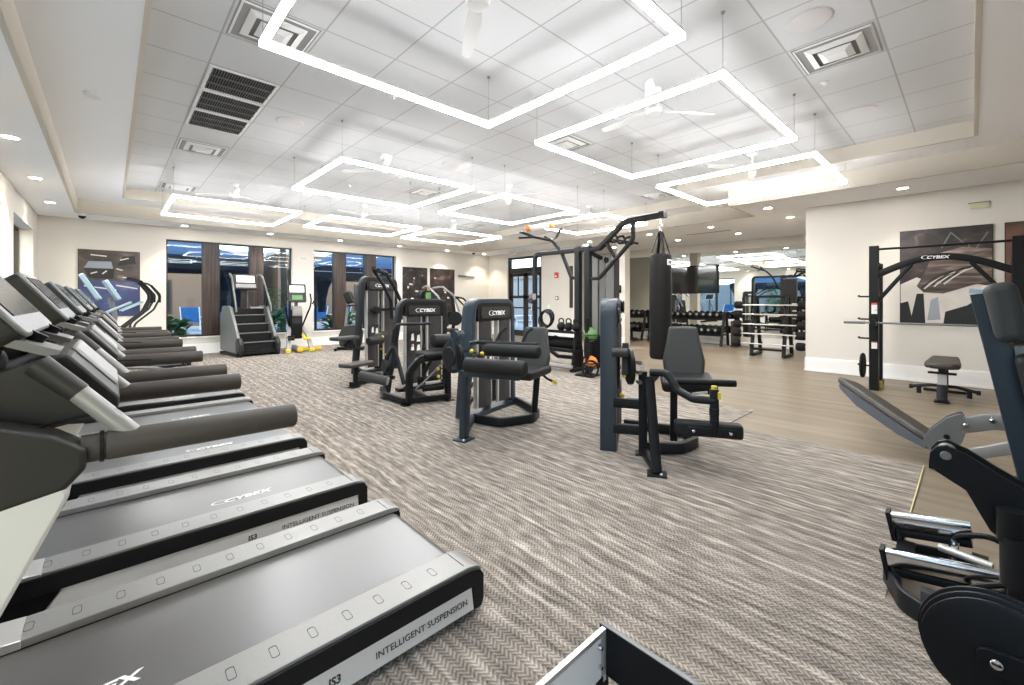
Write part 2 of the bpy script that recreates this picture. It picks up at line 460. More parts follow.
b = MB(M_vinylfloor); b.span((XL-.3, YN-.3, -.12), (XM+.3, YF+.3, -.006))
struct(b, 'floor')
b = MB(M_carpet)
b.xy([(XL, .26), (4.66, .26), (4.66, 1.75), (5.5, 1.75), (5.5, 3.1), (8.0, 4.6), (8.6, 6.0), (XD, 6.0), (XD, YF), (XL, YF)], -.003, .006)
b.add([(XL, YN, 0), (2.46, YN, 0), (2.46, .26, 0), (XL, .26, 0)], [(0, 1, 2, 3)])
struct(b, 'floor_carpet')
b = MB(M_strip); b.span((2.62, .254, 0), (4.662, .261, .0035)); struct(b, 'trim_3')

# walls ---------------------------------------------------------------
def wall_with_holes(name, axis, pos, back, a0, a1, holes, zt=Z2+.1):
    """axis 'x': wall in plane x=pos running along y; 'y': in plane y=pos running along x"""
    w = MB(M_wall)
    def put(p, q, z0, z1):
        if axis == 'x': w.span((pos, p, z0), (back, q, z1))
        else: w.span((p, pos, z0), (q, back, z1))
    p = a0
    for (h0, h1, z0, z1) in sorted(holes):
        put(p, h0, 0, zt)
        if z0 > 0: put(h0, h1, 0, z0)
        put(h0, h1, z1, zt); p = h1
    put(p, a1, 0, zt)
    return struct(w, name, smooth=False)
LW = [(9.75, 12.0, .45, 2.62), (5.9, 8.75, .45, 2.62), (2.3, 5.0, .45, 2.62), (-2.2, .9, .45, 2.62)]
FW = [(.95, 3.66, .42, 2.72), (4.22, 6.78, .42, 2.72)]
DH = (9.98, 11.68, 0, 2.84)
wall_with_holes('wall_left', 'x', XL, XL-.32, YN-.2, YF+.3, LW)
wall_with_holes('wall_far', 'y', YF, YF+.3, XL, XD+T, FW)
wall_with_holes('wall_door', 'x', XD, XD+T, 8.5, YF, [DH])
b = MB(M_wall); b.span((XD, 6.74, 0), (XD+.26, 7.02, Z2)); struct(b, 'wall_column', smooth=False)
b = MB(M_wall); b.span((XR, YN, 0), (XR+.2, YA-.2, Z2)); b.span((XR, YA-.2, 0), (XM, YA, Z2)); struct(b, 'wall_right', smooth=False)
b = MB(M_wall); b.span((XM, YA-.2, 0), (XM+.2, YB+.2, Z2)); struct(b, 'wall_mirror', smooth=False)
b = MB(M_wall); b.span((XD+T, YB, 0), (XM, YB+.2, Z2)); struct(b, 'wall_alcove', smooth=False)
b = MB(M_wall); b.span((XL, YN-.2, 0), (XR+.2, YN, Z2)); struct(b, 'wall_near', smooth=False)

# baseboards ------------------------------------------------------------
def baseboard(name, runs):
    m = MB(M_white)
    for (x0, y0, x1, y1, n) in runs:       # n = outward normal
        nx, ny = n
        for (h, t) in ((.235, .018), (.035, .026), (.25, .010)):
            m.span((x0, y0, 0), (x1+nx*t if x0 == x1 else x1, y1+ny*t if y0 == y1 else y1, h))
    struct(m, name, smooth=False)
baseboard('baseboard_left', [(XL, YN, XL, YF, (1, 0))])
baseboard('baseboard_far', [(XL, YF, XD, YF, (0, -1))])
baseboard('baseboard_door', [(XD, 11.7, XD, YF, (-1, 0)), (XD, 8.5, XD, 9.96, (-1, 0)), (XD, 6.74, XD, 7.02, (-1, 0))])
baseboard('baseboard_right', [(XR, YN, XR, YA, (-1, 0)), (XR, YA, XM, YA, (0, 1))])
baseboard('baseboard_mirror', [(XM, YA, XM, YB, (-1, 0))])

# ceilings ---------------------------------------------------------------
b = MB(M_soffit)
for (x0, x1, y0, y1) in [(XL, -.47, YN, YF), (-.47, XR, YN, -.7), (-.47, XD, 11.9, YF), (8.2, XR, -.7, YA), (8.2, XM, YA, 3.02), (9.55, XM, 3.02, YB), (9.55, XD, YB, 11.9)]:
    b.span((x0, y0, Z0), (x1, y1, Z0+.04))
for (x0, x1, y0, y1) in [(-.47, .2, -.7, 11.9), (.2, 8.2, -.7, -.02), (.2, 9.55, 11.2, 11.9), (7.6, 8.2, -.02, 3.02), (7.6, 9.55, 3.02, 3.7), (8.9, 9.55, 3.7, 11.2)]:
    b.span((x0, y0, Z1), (x1, y1, Z1+.04))
struct(b, 'ceiling', smooth=False)
b = MB(M_tile); b.span((.2, -.02, Z2), (7.6, 3.7, Z2+.04)); b.span((.2, 3.7, Z2), (8.9, 11.2, Z2+.04)); struct(b, 'ceiling_tile', smooth=False)
def fascia(name, pts, za, zb, off):
    m = MB(M_fascia); N = len(pts)
    for i in range(N):
        (x0, y0), (x1, y1) = pts[i], pts[(i+1) % N]
        d = Vector((x1-x0, y1-y0, 0)).normalized(); nrm = Vector((d.y, -d.x, 0))*off   # outward
        a = Vector((x0, y0, 0)); c = Vector((x1, y1, 0))+nrm
        a -= nrm.normalized()*.005; m.span((min(a.x, c.x), min(a.y, c.y), za-.004), (max(a.x, c.x), max(a.y, c.y), zb))
    struct(m, name, smooth=False)
fascia('trim_1', [(-.47, -.7), (8.2, -.7), (8.2, 3.02), (9.55, 3.02), (9.55, 11.9), (-.47, 11.9)], Z0+.001, Z1+.035, .03)
fascia('trim_2', [(.2, -.02), (7.6, -.02), (7.6, 3.7), (8.9, 3.7), (8.9, 11.2), (.2, 11.2)], Z1+.001, Z2+.035, .03)

# windows -----------------------------------------------------------------
def struct_child(mb, name, parent, **k):
    o = mb.build(name, parent=parent, **k); o['kind'] = 'structure'; return o
def window_far(n, x0, x1, z0, z1, piers):
    f = MB(M_bronze); y = YF+.16; w = .035
    for (a, c) in ((x0, x0+w), (x1-w, x1)): f.span((a, y-.04, z0), (c, y+.04, z1))
    for (a, c) in ((z0, z0+w), (z1-w, z1)): f.span((x0, y-.04, a), (x1, y+.04, c))
    fo = f.build('window_%d' % n, smooth=False); fo['kind'] = 'structure'
    for (a, c) in piers:
        p = MB(M_wood); m = (a+c)/2
        p.span((a, y-.10, z0+w), (m-.004, y+.08, z1-w)); p.span((m+.004, y-.10, z0+w), (c, y+.08, z1-w)); p.span((a+.02, y-.085, z0+w), (c-.02, y+.06, z1-w))
        struct_child(p, 'window_pier', fo, smooth=False)
    g = MB(M_glass); g.span((x0+w, y+.005, z0+w), (x1-w, y+.011, z1-w)); struct_child(g, 'window_pane', fo, smooth=False)
    s = MB(M_white); s.span((x0-.03, YF-.04, z0-.03), (x1+.03, YF+.12, z0)); struct_child(s, 'window_sill', fo, smooth=False)
window_far(1, .95, 3.66, .42, 2.72, [(1.65, 2.0), (2.65, 2.97)])
window_far(2, 4.22, 6.78, .42, 2.72, [(4.82, 5.17), (5.76, 6.12)])
for i, (y0, y1, z0, z1) in enumerate(LW):
    f = MB(M_bronze); x = XL-.22; w = .045
    for (a, c) in ((y0, y0+w), (y1-w, y1), ((y0+y1)/2-.06, (y0+y1)/2+.06)): f.span((x-.04, a, z0), (x+.04, c, z1))
    for (a, c) in ((z0, z0+w), (z1-w, z1)): f.span((x-.04, y0, a), (x+.04, y1, c))
    fo = f.build('window_%d' % (3+i), smooth=False); fo['kind'] = 'structure'
    g = MB(M_glass); g.span((x, y0+w, z0+w), (x+.006, y1-w, z1-w)); struct_child(g, 'window_pane', fo, smooth=False)

# glazed entrance: double door with a transom --------------------------------
y0, y1, _, zt = DH; x = XD+.10
f = MB(M_bronze)
for (a, c) in ((y0, y0+.07), (y1-.07, y1)): f.span((x-.06, a, 0), (x+.06, c, zt))
f.span((x-.06, y0, zt-.07), (x+.06, y1, zt)); f.span((x-.06, y0, 2.27), (x+.06, y1, 2.45))
door = f.build('door_1', smooth=False); door['kind'] = 'structure'
ym = (y0+y1)/2
for (a, c) in ((y0+.075, ym-.004), (ym+.004, y1-.075)):
    l = MB(M_bronze); s = .10
    for (p, q) in ((a, a+s), (c-s, c)): l.span((x-.025, p, .01), (x+.025, q, 2.265))
    for (p, q) in ((.01, .22), (1.36, 1.46), (2.15, 2.265)): l.span((x-.025, a, p), (x+.025, c, q))
    l.span((x-.02, (a+c)/2-.012, 1.46), (x+.02, (a+c)/2+.012, 2.15)); l.span((x-.09, a+.04, 1.00), (x-.055, c-.04, 1.05))
    lo = struct_child(l, 'door_leaf', door, smooth=False)
    g = MB(M_glass); g.span((x-.003, a+s, .22), (x+.003, c-s, 2.15)); struct_child(g, 'door_pane', lo, smooth=False)
g = MB(M_glass); g.span((x-.003, y0+.07, 2.45), (x+.003, y1-.07, zt-.07)); struct_child(g, 'door_transom', door, smooth=False)

# wall mirror ------------------------------------------------------------------
b = MB(M_mirror); b.span((XM-.012, YA+.02, .252), (XM-.002, YB-.02, 2.75))
tag(b.build('wall_mirror_panel', smooth=False), 'wall-wide mirror behind the dumbbell racks and television', 'mirror')

# ================================================================== ceiling things
def light_frame(x0, x1, y0, y1, label):
    cx, cy = (x0+x1)/2, (y0+y1)/2
    t = thing('led_light_frame', label, 'ceiling light', (cx, cy, 3.0), 0, 'square suspended light frames')
    w, h = (x1-x0)/2, (y1-y0)/2
    d = MB(M_leds); k = MB(M_trimw); s = .018
    P = [(-w, -h), (w, -h), (w, h), (-w, h)]
    for i in range(4):
        (ax, ay), (bx, by) = P[i], P[(i+1) % 4]
        ex = s if ay == by else 0; ey = s if ax == bx else 0
        lo = (min(ax, bx)-s, min(ay, by)-s); hi = (max(ax, bx)+s, max(ay, by)+s)
        if ay == by: lo = (min(ax, bx)-s, ay-s); hi = (max(ax, bx)+s, ay+s)
        else: lo = (ax-s, min(ay, by)+s); hi = (ax+s, max(ay, by)-s)
        d.use(M_leds).span((lo[0], lo[1], -.016), (hi[0], hi[1], .020)); k.span((lo[0]+.001, lo[1]+.001, .020), (hi[0]-.001, hi[1]-.001, .036))
        d.use(M_ledt); d.add([(lo[0]+.008, lo[1]+.008, .037), (hi[0]-.008, lo[1]+.008, .037), (hi[0]-.008, hi[1]-.008, .037), (lo[0]+.008, hi[1]-.008, .037)], [(0, 1, 2, 3)])
        d.use(M_led); d.add([(lo[0], lo[1], -.017), (lo[0], hi[1], -.017), (hi[0], hi[1], -.017), (hi[0], lo[1], -.017)], [(0, 1, 2, 3)])
    d.build('diffuser', t, smooth=False); k.build('housing', t, smooth=False)
    for (px, py) in P:
        c = MB(M_silp); c.cyl((px, py, .035), (px, py, Z2-3.0), .0016, n=6); c.cyl((px, py, Z2-3.0-.015), (px, py, Z2-3.0), .013, n=10)
        c.build('suspension_cable', t)
    return t
light_frame(.74, 2.69, 1.28, 3.21, 'square LED frame at upper left, nearest the camera, above the first treadmills')
light_frame(3.37, 5.27, 1.28, 3.21, 'square LED frame in the middle of the row nearest the camera')
light_frame(6.0, 7.75, 1.25, 3.21, 'square LED frame nearest the alcove step and the power rack wall')
light_frame(2.05, 4.03, 5.2, 7.05, 'square LED frame in the second row, leftmost of its row')
light_frame(4.65, 6.53, 5.15, 7.03, 'square LED frame in the second row, middle one of its row')
light_frame(7.15, 8.75, 4.98, 6.9, 'square LED frame hanging above the heavy bag rig')
light_frame(.76, 2.70, 8.9, 10.9, 'square LED frame in the far row, above the stair climber window')
light_frame(3.28, 5.35, 8.9, 10.5, 'square LED frame in the far row, middle one before the windows')
light_frame(5.8, 7.75, 8.75, 10.6, 'square LED frame in the far row, nearest the far corner by the door')

def fan(x, y, a, label):
    t = thing('ceiling_fan', label, 'ceiling fan', (x, y, Z2), a, 'white three-blade ceiling fans')
    c = MB(M_trimw); c.lathe([(.07, -.045), (.075, 0)], (0, 0, 0)); c.cyl((0, 0, -.16), (0, 0, -.04), .014); c.build('canopy', t)
    h = MB(M_trimw); h.lathe([(.03, -.26), (.07, -.25), (.085, -.21), (.07, -.17), (.02, -.15)]); h.build('motor_housing', t)
    for i in range(3):
        th = 2*PI*i/3; bl = MB(M_trimw)
        M = Matrix.Rotation(th, 4, 'Z')
        pts = [(.06, -.035), (.2, -.06), (.45, -.055), (.66, -.035), (.68, 0), (.66, .03), (.4, .045), (.2, .045), (.06, .03)]
        m = MB(M_trimw); m.xy(pts, 0, .008)
        bl.add([M @ (Vector((p.x, p.y, 0)) + Vector((0, 0, -.215 + p.z + p.y*.22))) for p in m.v], m.f)
        bl.build('blade', t)
for i, (x, y, a, l) in enumerate([(1.75, 2.2, 60, 'white ceiling fan inside the LED frame nearest the camera, upper left'), (4.1, 2.24, 85, 'white ceiling fan inside the middle LED frame nearest the camera'), (6.9, 2.2, 20, 'white ceiling fan inside the LED frame by the alcove step'),
        (3.0, 6.0, 10, 'white ceiling fan over the leftmost LED frame of the second row'), (5.5, 5.95, 50, 'white ceiling fan over the middle LED frame of the second row'), (8.05, 6.0, 15, 'white ceiling fan over the LED frame above the bag rig'),
        (1.7, 9.4, 25, 'white ceiling fan over the far LED frame by the stair climber window'), (4.25, 9.5, 70, 'white ceiling fan over the middle LED frame of the far row'), (6.8, 9.6, 0, 'white ceiling fan over the far LED frame near the door corner')]):
    fan(x, y, a, l)

def diffuser(x, y, label):
    t = thing('air_diffuser', label, 'ceiling vent', (x+.305, y+.305, Z2), 0, 'square ceiling air diffusers')
    f = MB(M_trimw)
    for (w, z, o) in ((.285, -.012, .03), (.20, -.028, .05), (.115, -.045, .05)):
        for (sx, sy) in ((1, 0), (-1, 0), (0, 1), (0, -1)):
            i = w-o
            if sx: q = [(sx*i, -i, z+.0), (sx*i, i, z), (sx*w, w, z+.018), (sx*w, -w, z+.018)]
            else: q = [(-i, sy*i, z), (i, sy*i, z), (w, sy*w, z+.018), (-w, sy*w, z+.018)]
            q2 = [(p[0], p[1], p[2]+.006) for p in q]
            f.add(q+q2, [(0, 1, 2, 3), (4, 7, 6, 5), (0, 3, 7, 4), (1, 5, 6, 2), (0, 4, 5, 1), (3, 2, 6, 7)])
    f.span((-.07, -.07, -.05), (.07, .07, -.044)); f.build('louvre_cone', t, smooth=False)
    d = MB(M_duct); d.span((-.28, -.28, -.004), (.28, .28, -.0005)); d.build('duct_opening', t, smooth=False)
for x, y, l in [(.66, 3.55, 'square air diffuser partly hidden by the nearest left LED frame'), (.66, 7.21, 'square air diffuser just beyond the three return grilles'), (.66, 10.1, 'farthest square air diffuser along the left ceiling edge'),
                (4.32, .50, 'large square air diffuser at upper right beside the round speaker'), (4.32, 3.55, 'square air diffuser inside the middle near LED frame corner'), (4.32, 7.21, 'square air diffuser seen through the second-row left LED frame'),
                (7.98, 4.16, 'small square air diffuser by the step of the alcove tray'), (7.4, 9.65, 'square air diffuser before the far door corner'), (5.54, 7.82, 'square air diffuser between second and far LED rows')]:
    diffuser(x, y, l)
for i, y in enumerate((4.77, 5.38, 5.99)):
    t = thing('return_grille', '%s dark slatted return grille above the treadmills, counted from the camera' % ORD[i], 'ceiling vent', (.965, y+.305, Z2), 0, 'dark return air grilles')
    d = MB(M_dark); d.span((-.27, -.27, -.004), (.27, .27, -.001)); d.build('backing', t, smooth=False)
    f = MB(M_mgrey)
    for k in range(24): f.box((-.255+k*.0222, 0, -.009), (.0035, .53, .006))
    for k in (-.09, .09): f.span((-.27, k-.006, -.016), (.27, k+.006, -.004))
    f.build('slats', t, smooth=False)
    f = MB(M_trimw)
    for (a, c) in (((-.29, -.29), (.29, -.265)), ((-.29, .265), (.29, .29)), ((-.29, -.265), (-.265, .265)), ((.265, -.265), (.29, .265))): f.span((a[0], a[1], -.012), (c[0], c[1], -.001))
    f.build('border', t, smooth=False)

for (x, y, l) in [(3.96, .86, 'round white ceiling speaker beside the large upper right diffuser'), (6.3, .87, 'round white ceiling speaker near the right tray edge'), (1.6, 5.67, 'round white ceiling speaker right of the return grilles'), (3.98, 5.67, 'round white ceiling speaker above the second-row left LED frame')]:
    s = MB(plain('speaker_mesh', (.62, .60, .60), .8)) if 'M_spk' not in globals() else MB(M_spk)
    M_spk = s.mats[0]
    s.lathe([(.135, -.006), (.15, -.004), (.155, 0)], (x, y, Z2-.001), n=28); tag(s.build('ceiling_speaker'), l, 'speaker')

def downlight(x, y, z, label, energy=16):
    t = thing('downlight', label, 'recessed light', (x, y, z), 0, 'round recessed downlights')
    r = MB(M_white); pr = [(.062, -.001), (.066, -.006), (.082, -.005), (.086, 0)]
    vs = []; n = 24
    for (q, h) in pr:
        for i in range(n): vs.append((q*math.cos(2*PI*i/n), q*math.sin(2*PI*i/n), h))
    r.add(vs, [(k*n+i, k*n+(i+1) % n, (k+1)*n+(i+1) % n, (k+1)*n+i) for k in range(3) for i in range(n)]); r.build('trim_ring', t)
    e = MB(M_down); e.lathe([(.062, -.003), (.062, -.001)], n=24); e.build('lens', t)
    ld = bpy.data.lights.new('downlight_lamp', 'SPOT'); ld.energy = energy*2.2; ld.spot_size = math.radians(105); ld.spot_blend = .7
    ld.color = (1, .90, .76); ld.shadow_soft_size = .05
    lo = bpy.data.objects.new('downlight_lamp', ld); COL.objects.link(lo); lo.parent = t; lo.location = (0, 0, -.03)
for i, y in enumerate((4.8, 6.85, 8.9, 10.95)):
    downlight(-.76, y, Z0, 'recessed downlight over the treadmill fronts, %s from the camera by the left wall' % ORD[i], 30)
for i, x in enumerate((1.25, 3.0, 4.8, 6.65, 8.45, 10.1)):
    downlight(x, 12.3, Z0, 'recessed downlight along the far window wall, %s from the left' % ORD[i])
for i, (x, y) in enumerate([(8.8, .72), (8.88, 2.57), (10.2, 2.55), (10.22, 4.15), (11.73, 4.08), (11.76, 5.69), (10.2, 5.7), (10.2, 7.6), (8.8, -1.2), (11.9, 7.9)]):
    l = ['above the power rack wall near its picture', 'at the ceiling step before the alcove', 'just inside the alcove mouth near the wall end', 'in the alcove above the slot diffuser, nearer the room',
         'in the alcove above the barbell rack, nearer the mirror', 'in the alcove in front of the television', 'in the alcove mouth behind the heavy bag', 'outside the alcove before the cream partition', 'above the far right picture edge', 'added to brighten the alcove over the second dumbbell rack'][i]  # the last one is an extra lamp added to brighten the dark alcove end
    downlight(x, y, Z0, 'recessed downlight '+l, 8 if x < 9 else 16)

def little(name, label, cat, mb): return tag(mb.build(name), label, cat)
s = MB(M_trimw); s.lathe([(.05, -.035), (.06, -.03), (.068, -.008), (.07, 0)], (-.12, 5.75, Z1-.001)); little('smoke_detector', 'white smoke detector on the flat left soffit', 'smoke detector', s)
for (x, y, l) in [(-.40, 11.95, 'black dome camera under the left far ceiling corner'), (9.35, 11.98, 'black dome camera under the far ceiling corner by the door')]:
    t = thing('security_camera', l, 'camera', (x, y, Z0), 0)
    s = MB(M_trimw); s.lathe([(.065, -.05), (.07, -.02), (.06, 0)]); s.build('mount', t)
    s = MB(M_black); s.sphere((0, 0, -.05), .058, sc=(1, 1, .95)); s.build('dome', t)
for i, (x, y) in enumerate([(5.2, 1.0), (2.2, 4.2), (3.3, 8.0), (6.0, 4.4)]):
    s = MB(M_trimw); s.lathe([(.012, -.035), (.018, -.03), (.012, -.012), (.035, -.008), (.036, 0)], (x, y, Z2-.001), n=14)
    little('sprinkler_head', 'small white sprinkler head in the ceiling tiles ' + ['by the upper right diffuser', 'between the near left LED frames', 'before the far LED row', 'left of the bag rig'][i], 'sprinkler', s)
s = MB(M_dark); s.span((11.0, 4.0, Z0-.006), (11.03, 5.1, Z0+.002)); little('slot_diffuser', 'thin dark slot diffuser in the alcove ceiling', 'ceiling vent', s)

# wall things ---------------------------------------------------------------
s = MB(M_trimw); s.span((10.1, 10.62, 2.86), (10.13, 10.92, 3.0)); s.use(M_red); s.text('EXIT', (10.099, 10.77, 2.885), (0, -1, 0), (0, 0, 1), .12, 1.0)
little('exit_sign', 'small white and red exit sign hanging before the glazed door', 'exit sign', s)
s = MB(plain('sign_pale_green', (.55, .58, .36), .4)); s.span((9.372, -.17, 2.66), (9.398, .02, 2.74)); s.use(M_silp); s.span((9.362, -.19, 2.735), (9.398, .04, 2.748))
little('emergency_sign', 'small pale green sign high on the right wall above the picture', 'sign', s)
s = MB(M_red); s.span((XD-.05, 9.22, 2.02), (XD+.002, 9.36, 2.2)); s.use(M_paper); s.span((XD-.06, 9.25, 2.05), (XD-.05, 9.33, 2.1))
little('fire_strobe', 'red fire alarm strobe on the wall right of the glazed door', 'fire alarm', s)
s = MB(M_mgrey); s.span((XD-.03, 9.22, 1.3), (XD+.002, 9.33, 1.42)); s.use(M_trimw); s.span((XD-.035, 9.24, 1.33), (XD-.03, 9.31, 1.39)); little('thermostat', 'grey wall thermostat right of the glazed door', 'thermostat', s)
s = MB(M_trimw); s.span((XD-.012, 9.6, 1.0), (XD+.002, 9.7, 1.14)); s.span((XD-.02, 9.63, 1.04), (XD-.012, 9.67, 1.1)); little('light_switch', 'white light switch beside the glazed door', 'switch', s)
s = MB(M_trimw); s.span((3.82, YF-.012, 2.42), (4.08, YF-.001, 2.5)); s.use(M_silp)
for k in range(4): s.span((3.84, YF-.016, 2.43+k*.017), (4.06, YF-.012, 2.437+k*.017))
little('wall_vent', 'small white vent on the pier between the two far windows', 'wall vent', s)

s = MB(M_wood); s.span((XD-.03, 8.62, 1.05), (XD+.002, 8.74, 2.38)); little('wall_panel', 'tall narrow dark panel on the cream wall behind the cable rig', 'panel', s)
s = MB(M_black); s.span((XD-.05, 6.86, 1.50), (XD+.002, 6.98, 1.72)); s.use(M_mgrey); s.span((XD-.056, 6.88, 1.60), (XD-.05, 6.96, 1.70)); little('wall_box', 'small black box mounted on the cream column by the alcove', 'control box', s)
def picture(name, label, mb_frame, shapes, cat='picture', parent_loc=None):
    o = mb_frame.build(name, smooth=False); tag(o, label, cat)
    for (nm, mb) in shapes: mb.build(nm, o, smooth=False)
    return o
# blue picture on the far wall, left
y = YF-.03
f = MB(M_artk); f.span((-.49, y, .95), (.49, YF-.001, 2.37)); f.use(M_art1); f.span((-.48, y-.003, 1.72), (.48, y, 2.36)); f.use(M_art2); f.span((-.48, y-.003, .96), (.48, y, 1.72))
q = MB(plain('print_grey', (.25, .27, .33), .4))
q.prism([(-.4, 1.98), (-.33, 2.12), (.02, 2.13), (.05, 1.98)], (0, y-.0045, 0), (1, 0, 0), (0, 0, 1), .002)
q.use(M_artk); q.prism([(-.4, 1.97), (-.32, 1.76), (.05, 1.76), (.07, 1.97)], (0, y-.0045, 0), (1, 0, 0), (0, 0, 1), .002)
q.prism([(.12, 2.05), (.2, 2.25), (.4, 2.28), (.42, 2.1)], (0, y-.0045, 0), (1, 0, 0), (0, 0, 1), .002)
q.use(M_artl)
for (ax, az, bx, bz) in [(-.3, 1.86, -.2, 1.9), (-.12, 1.86, -.05, 1.93), (.16, 2.17, .3, 2.22), (.1, 1.98, .2, 1.95), (.2, 1.8, .42, 1.76), (-.4, 1.6, .1, 1.52), (.1, 1.62, .45, 1.55), (-.3, 2.26, -.05, 2.24)]:
    d = Vector((bx-ax, bz-az)).normalized(); nx, nz = -d.y*.012, d.x*.012
    q.prism([(ax-nx, az-nz), (bx-nx, bz-nz), (bx+nx, bz+nz), (ax+nx, az+nz)], (0, y-.0065, 0), (1, 0, 0), (0, 0, 1), .002)
picture('wall_picture', 'dark blue and brown picture on the far wall left of the windows', f, [('printed_shapes', q)])
# two dark pictures right of the windows
for (x0, x1, m, l) in [(7.0, 7.93, M_art3, 'dark picture nearest the second window on the far wall'), (8.05, 9.06, M_art4, 'dark brown picture on the far wall, nearer the door corner')]:
    f = MB(M_artk); f.span((x0, y, .85), (x1, YF-.001, 2.39)); f.use(m); f.span((x0+.01, y-.003, .86), (x1-.01, y, 2.38))
    q = MB(M_artl)
    for k in range(7):
        cx = x0+.15+random.random()*(x1-x0-.3); cz = 1.2+random.random()*1.0; w = .02+.05*random.random()
        q.prism([(cx-w, cz-.02), (cx+w, cz-.035), (cx+w*.8, cz+.02), (cx-w*.7, cz+.03)], (0, y-.0045, 0), (1, 0, 0), (0, 0, 1), .002)
    picture('wall_picture', l, f, [('printed_shapes', q)])
s = MB(M_mgrey); s.span((9.23, YF-.05, 2.14), (9.55, YF-.001, 2.2)); s.use(M_silp); s.span((9.55, YF-.05, 2.14), (9.97, YF-.001, 2.19)); little('wall_shelf', 'short narrow grey shelf strip on the far wall by the door corner', 'shelf', s)
# big picture on the right wall
x = XR-.03
def wp(poly, o, mat, q): q.use(mat); q.prism(poly, (o, 0, 0), (0, -1, 0), (0, 0, 1), .002)
f = MB(M_artk); f.span((x, -.21, .93), (XR-.001, .80, 2.41)); f.use(M_art4); f.span((x-.003, -.2, .94), (x, .79, 2.4))
q = MB(M_artl)
wp([(-.79, .94), (-.79, 1.55), (-.6, 1.66), (-.3, 1.5), (0, 1.55), (.2, 1.5), (.2, .94)], x-.0045, M_artl, q)
wp([(-.79, .94), (-.79, 1.25), (-.7, 1.28), (-.66, 1.05), (-.6, 1.4), (-.52, 1.4), (-.5, .94)], x-.0062, M_artk, q)
wp([(-.3, .94), (-.28, 1.12), (-.05, 1.22), (.1, 1.35), (.2, 1.25), (.2, .94)], x-.0062, M_artk, q)
wp([(-.48, .98), (-.44, 1.3), (-.36, 1.35), (-.33, 1.0)], x-.0062, plain('print_bluegrey', (.30, .32, .36), .4), q)
wp([(-.6, 1.52), (-.52, 1.42), (-.3, 1.40), (0, 1.52), (.2, 1.58), (.2, 2.05), (-.1, 2.1), (-.42, 2.0), (-.5, 1.75)], x-.0078, M_art5, q)
for (c0, r0, c1) in [(.0, 0, 0), (.11, 0, 0), (.22, 0, 0)]:
    pts = [(-.55+c0+.35*t, 1.5+c0*.3+.42*t*(1-.4*t)) for t in [k/8 for k in range(9)]]
    wp(pts+[(p[0]+.018, p[1]-.01) for p in reversed(pts)], x-.0095, M_artk, q)
    wp([(p[0]+.03, p[1]-.02) for p in pts]+[(p[0]+.045, p[1]-.03) for p in reversed(pts)], x-.0095, M_artl, q)
for seg in [((-.32, 2.1), (-.22, 2.33)), ((-.22, 2.33), (-.07, 2.14)), ((-.04, 2.16), (-.0, 1.98)), ((.0, 1.98), (.16, 2.3))]:
    (a0, a1), (b0, b1) = seg; d = Vector((b0-a0, b1-a1)).normalized(); n0, n1 = -d.y*.008, d.x*.008
    wp([(a0-n0, a1-n1), (b0-n0, b1-n1), (b0+n0, b1+n1), (a0+n0, a1+n1)], x-.0062, M_mgrey, q)
picture('wall_picture', 'large dark picture of coiled leather shapes on the right wall behind the rack', f, [('printed_shapes', q)])
f = MB(M_artk); f.span((x, -1.4, .93), (XR-.001, -.32, 2.41)); f.use(M_art6); f.span((x-.003, -1.39, .94), (x, -.33, 2.4))
q = MB(M_artk); wp([(.4, 1.0), (.5, 1.7), (.9, 1.9), (1.2, 1.2), (1.1, 1.0)], x-.0045, M_artk, q); wp([(.6, 1.3), (.7, 1.5), (.95, 1.45), (.9, 1.25)], x-.0062, M_artl, q)
picture('wall_picture', 'rust brown picture cut off by the right edge behind the rack', f, [('printed_shapes', q)])
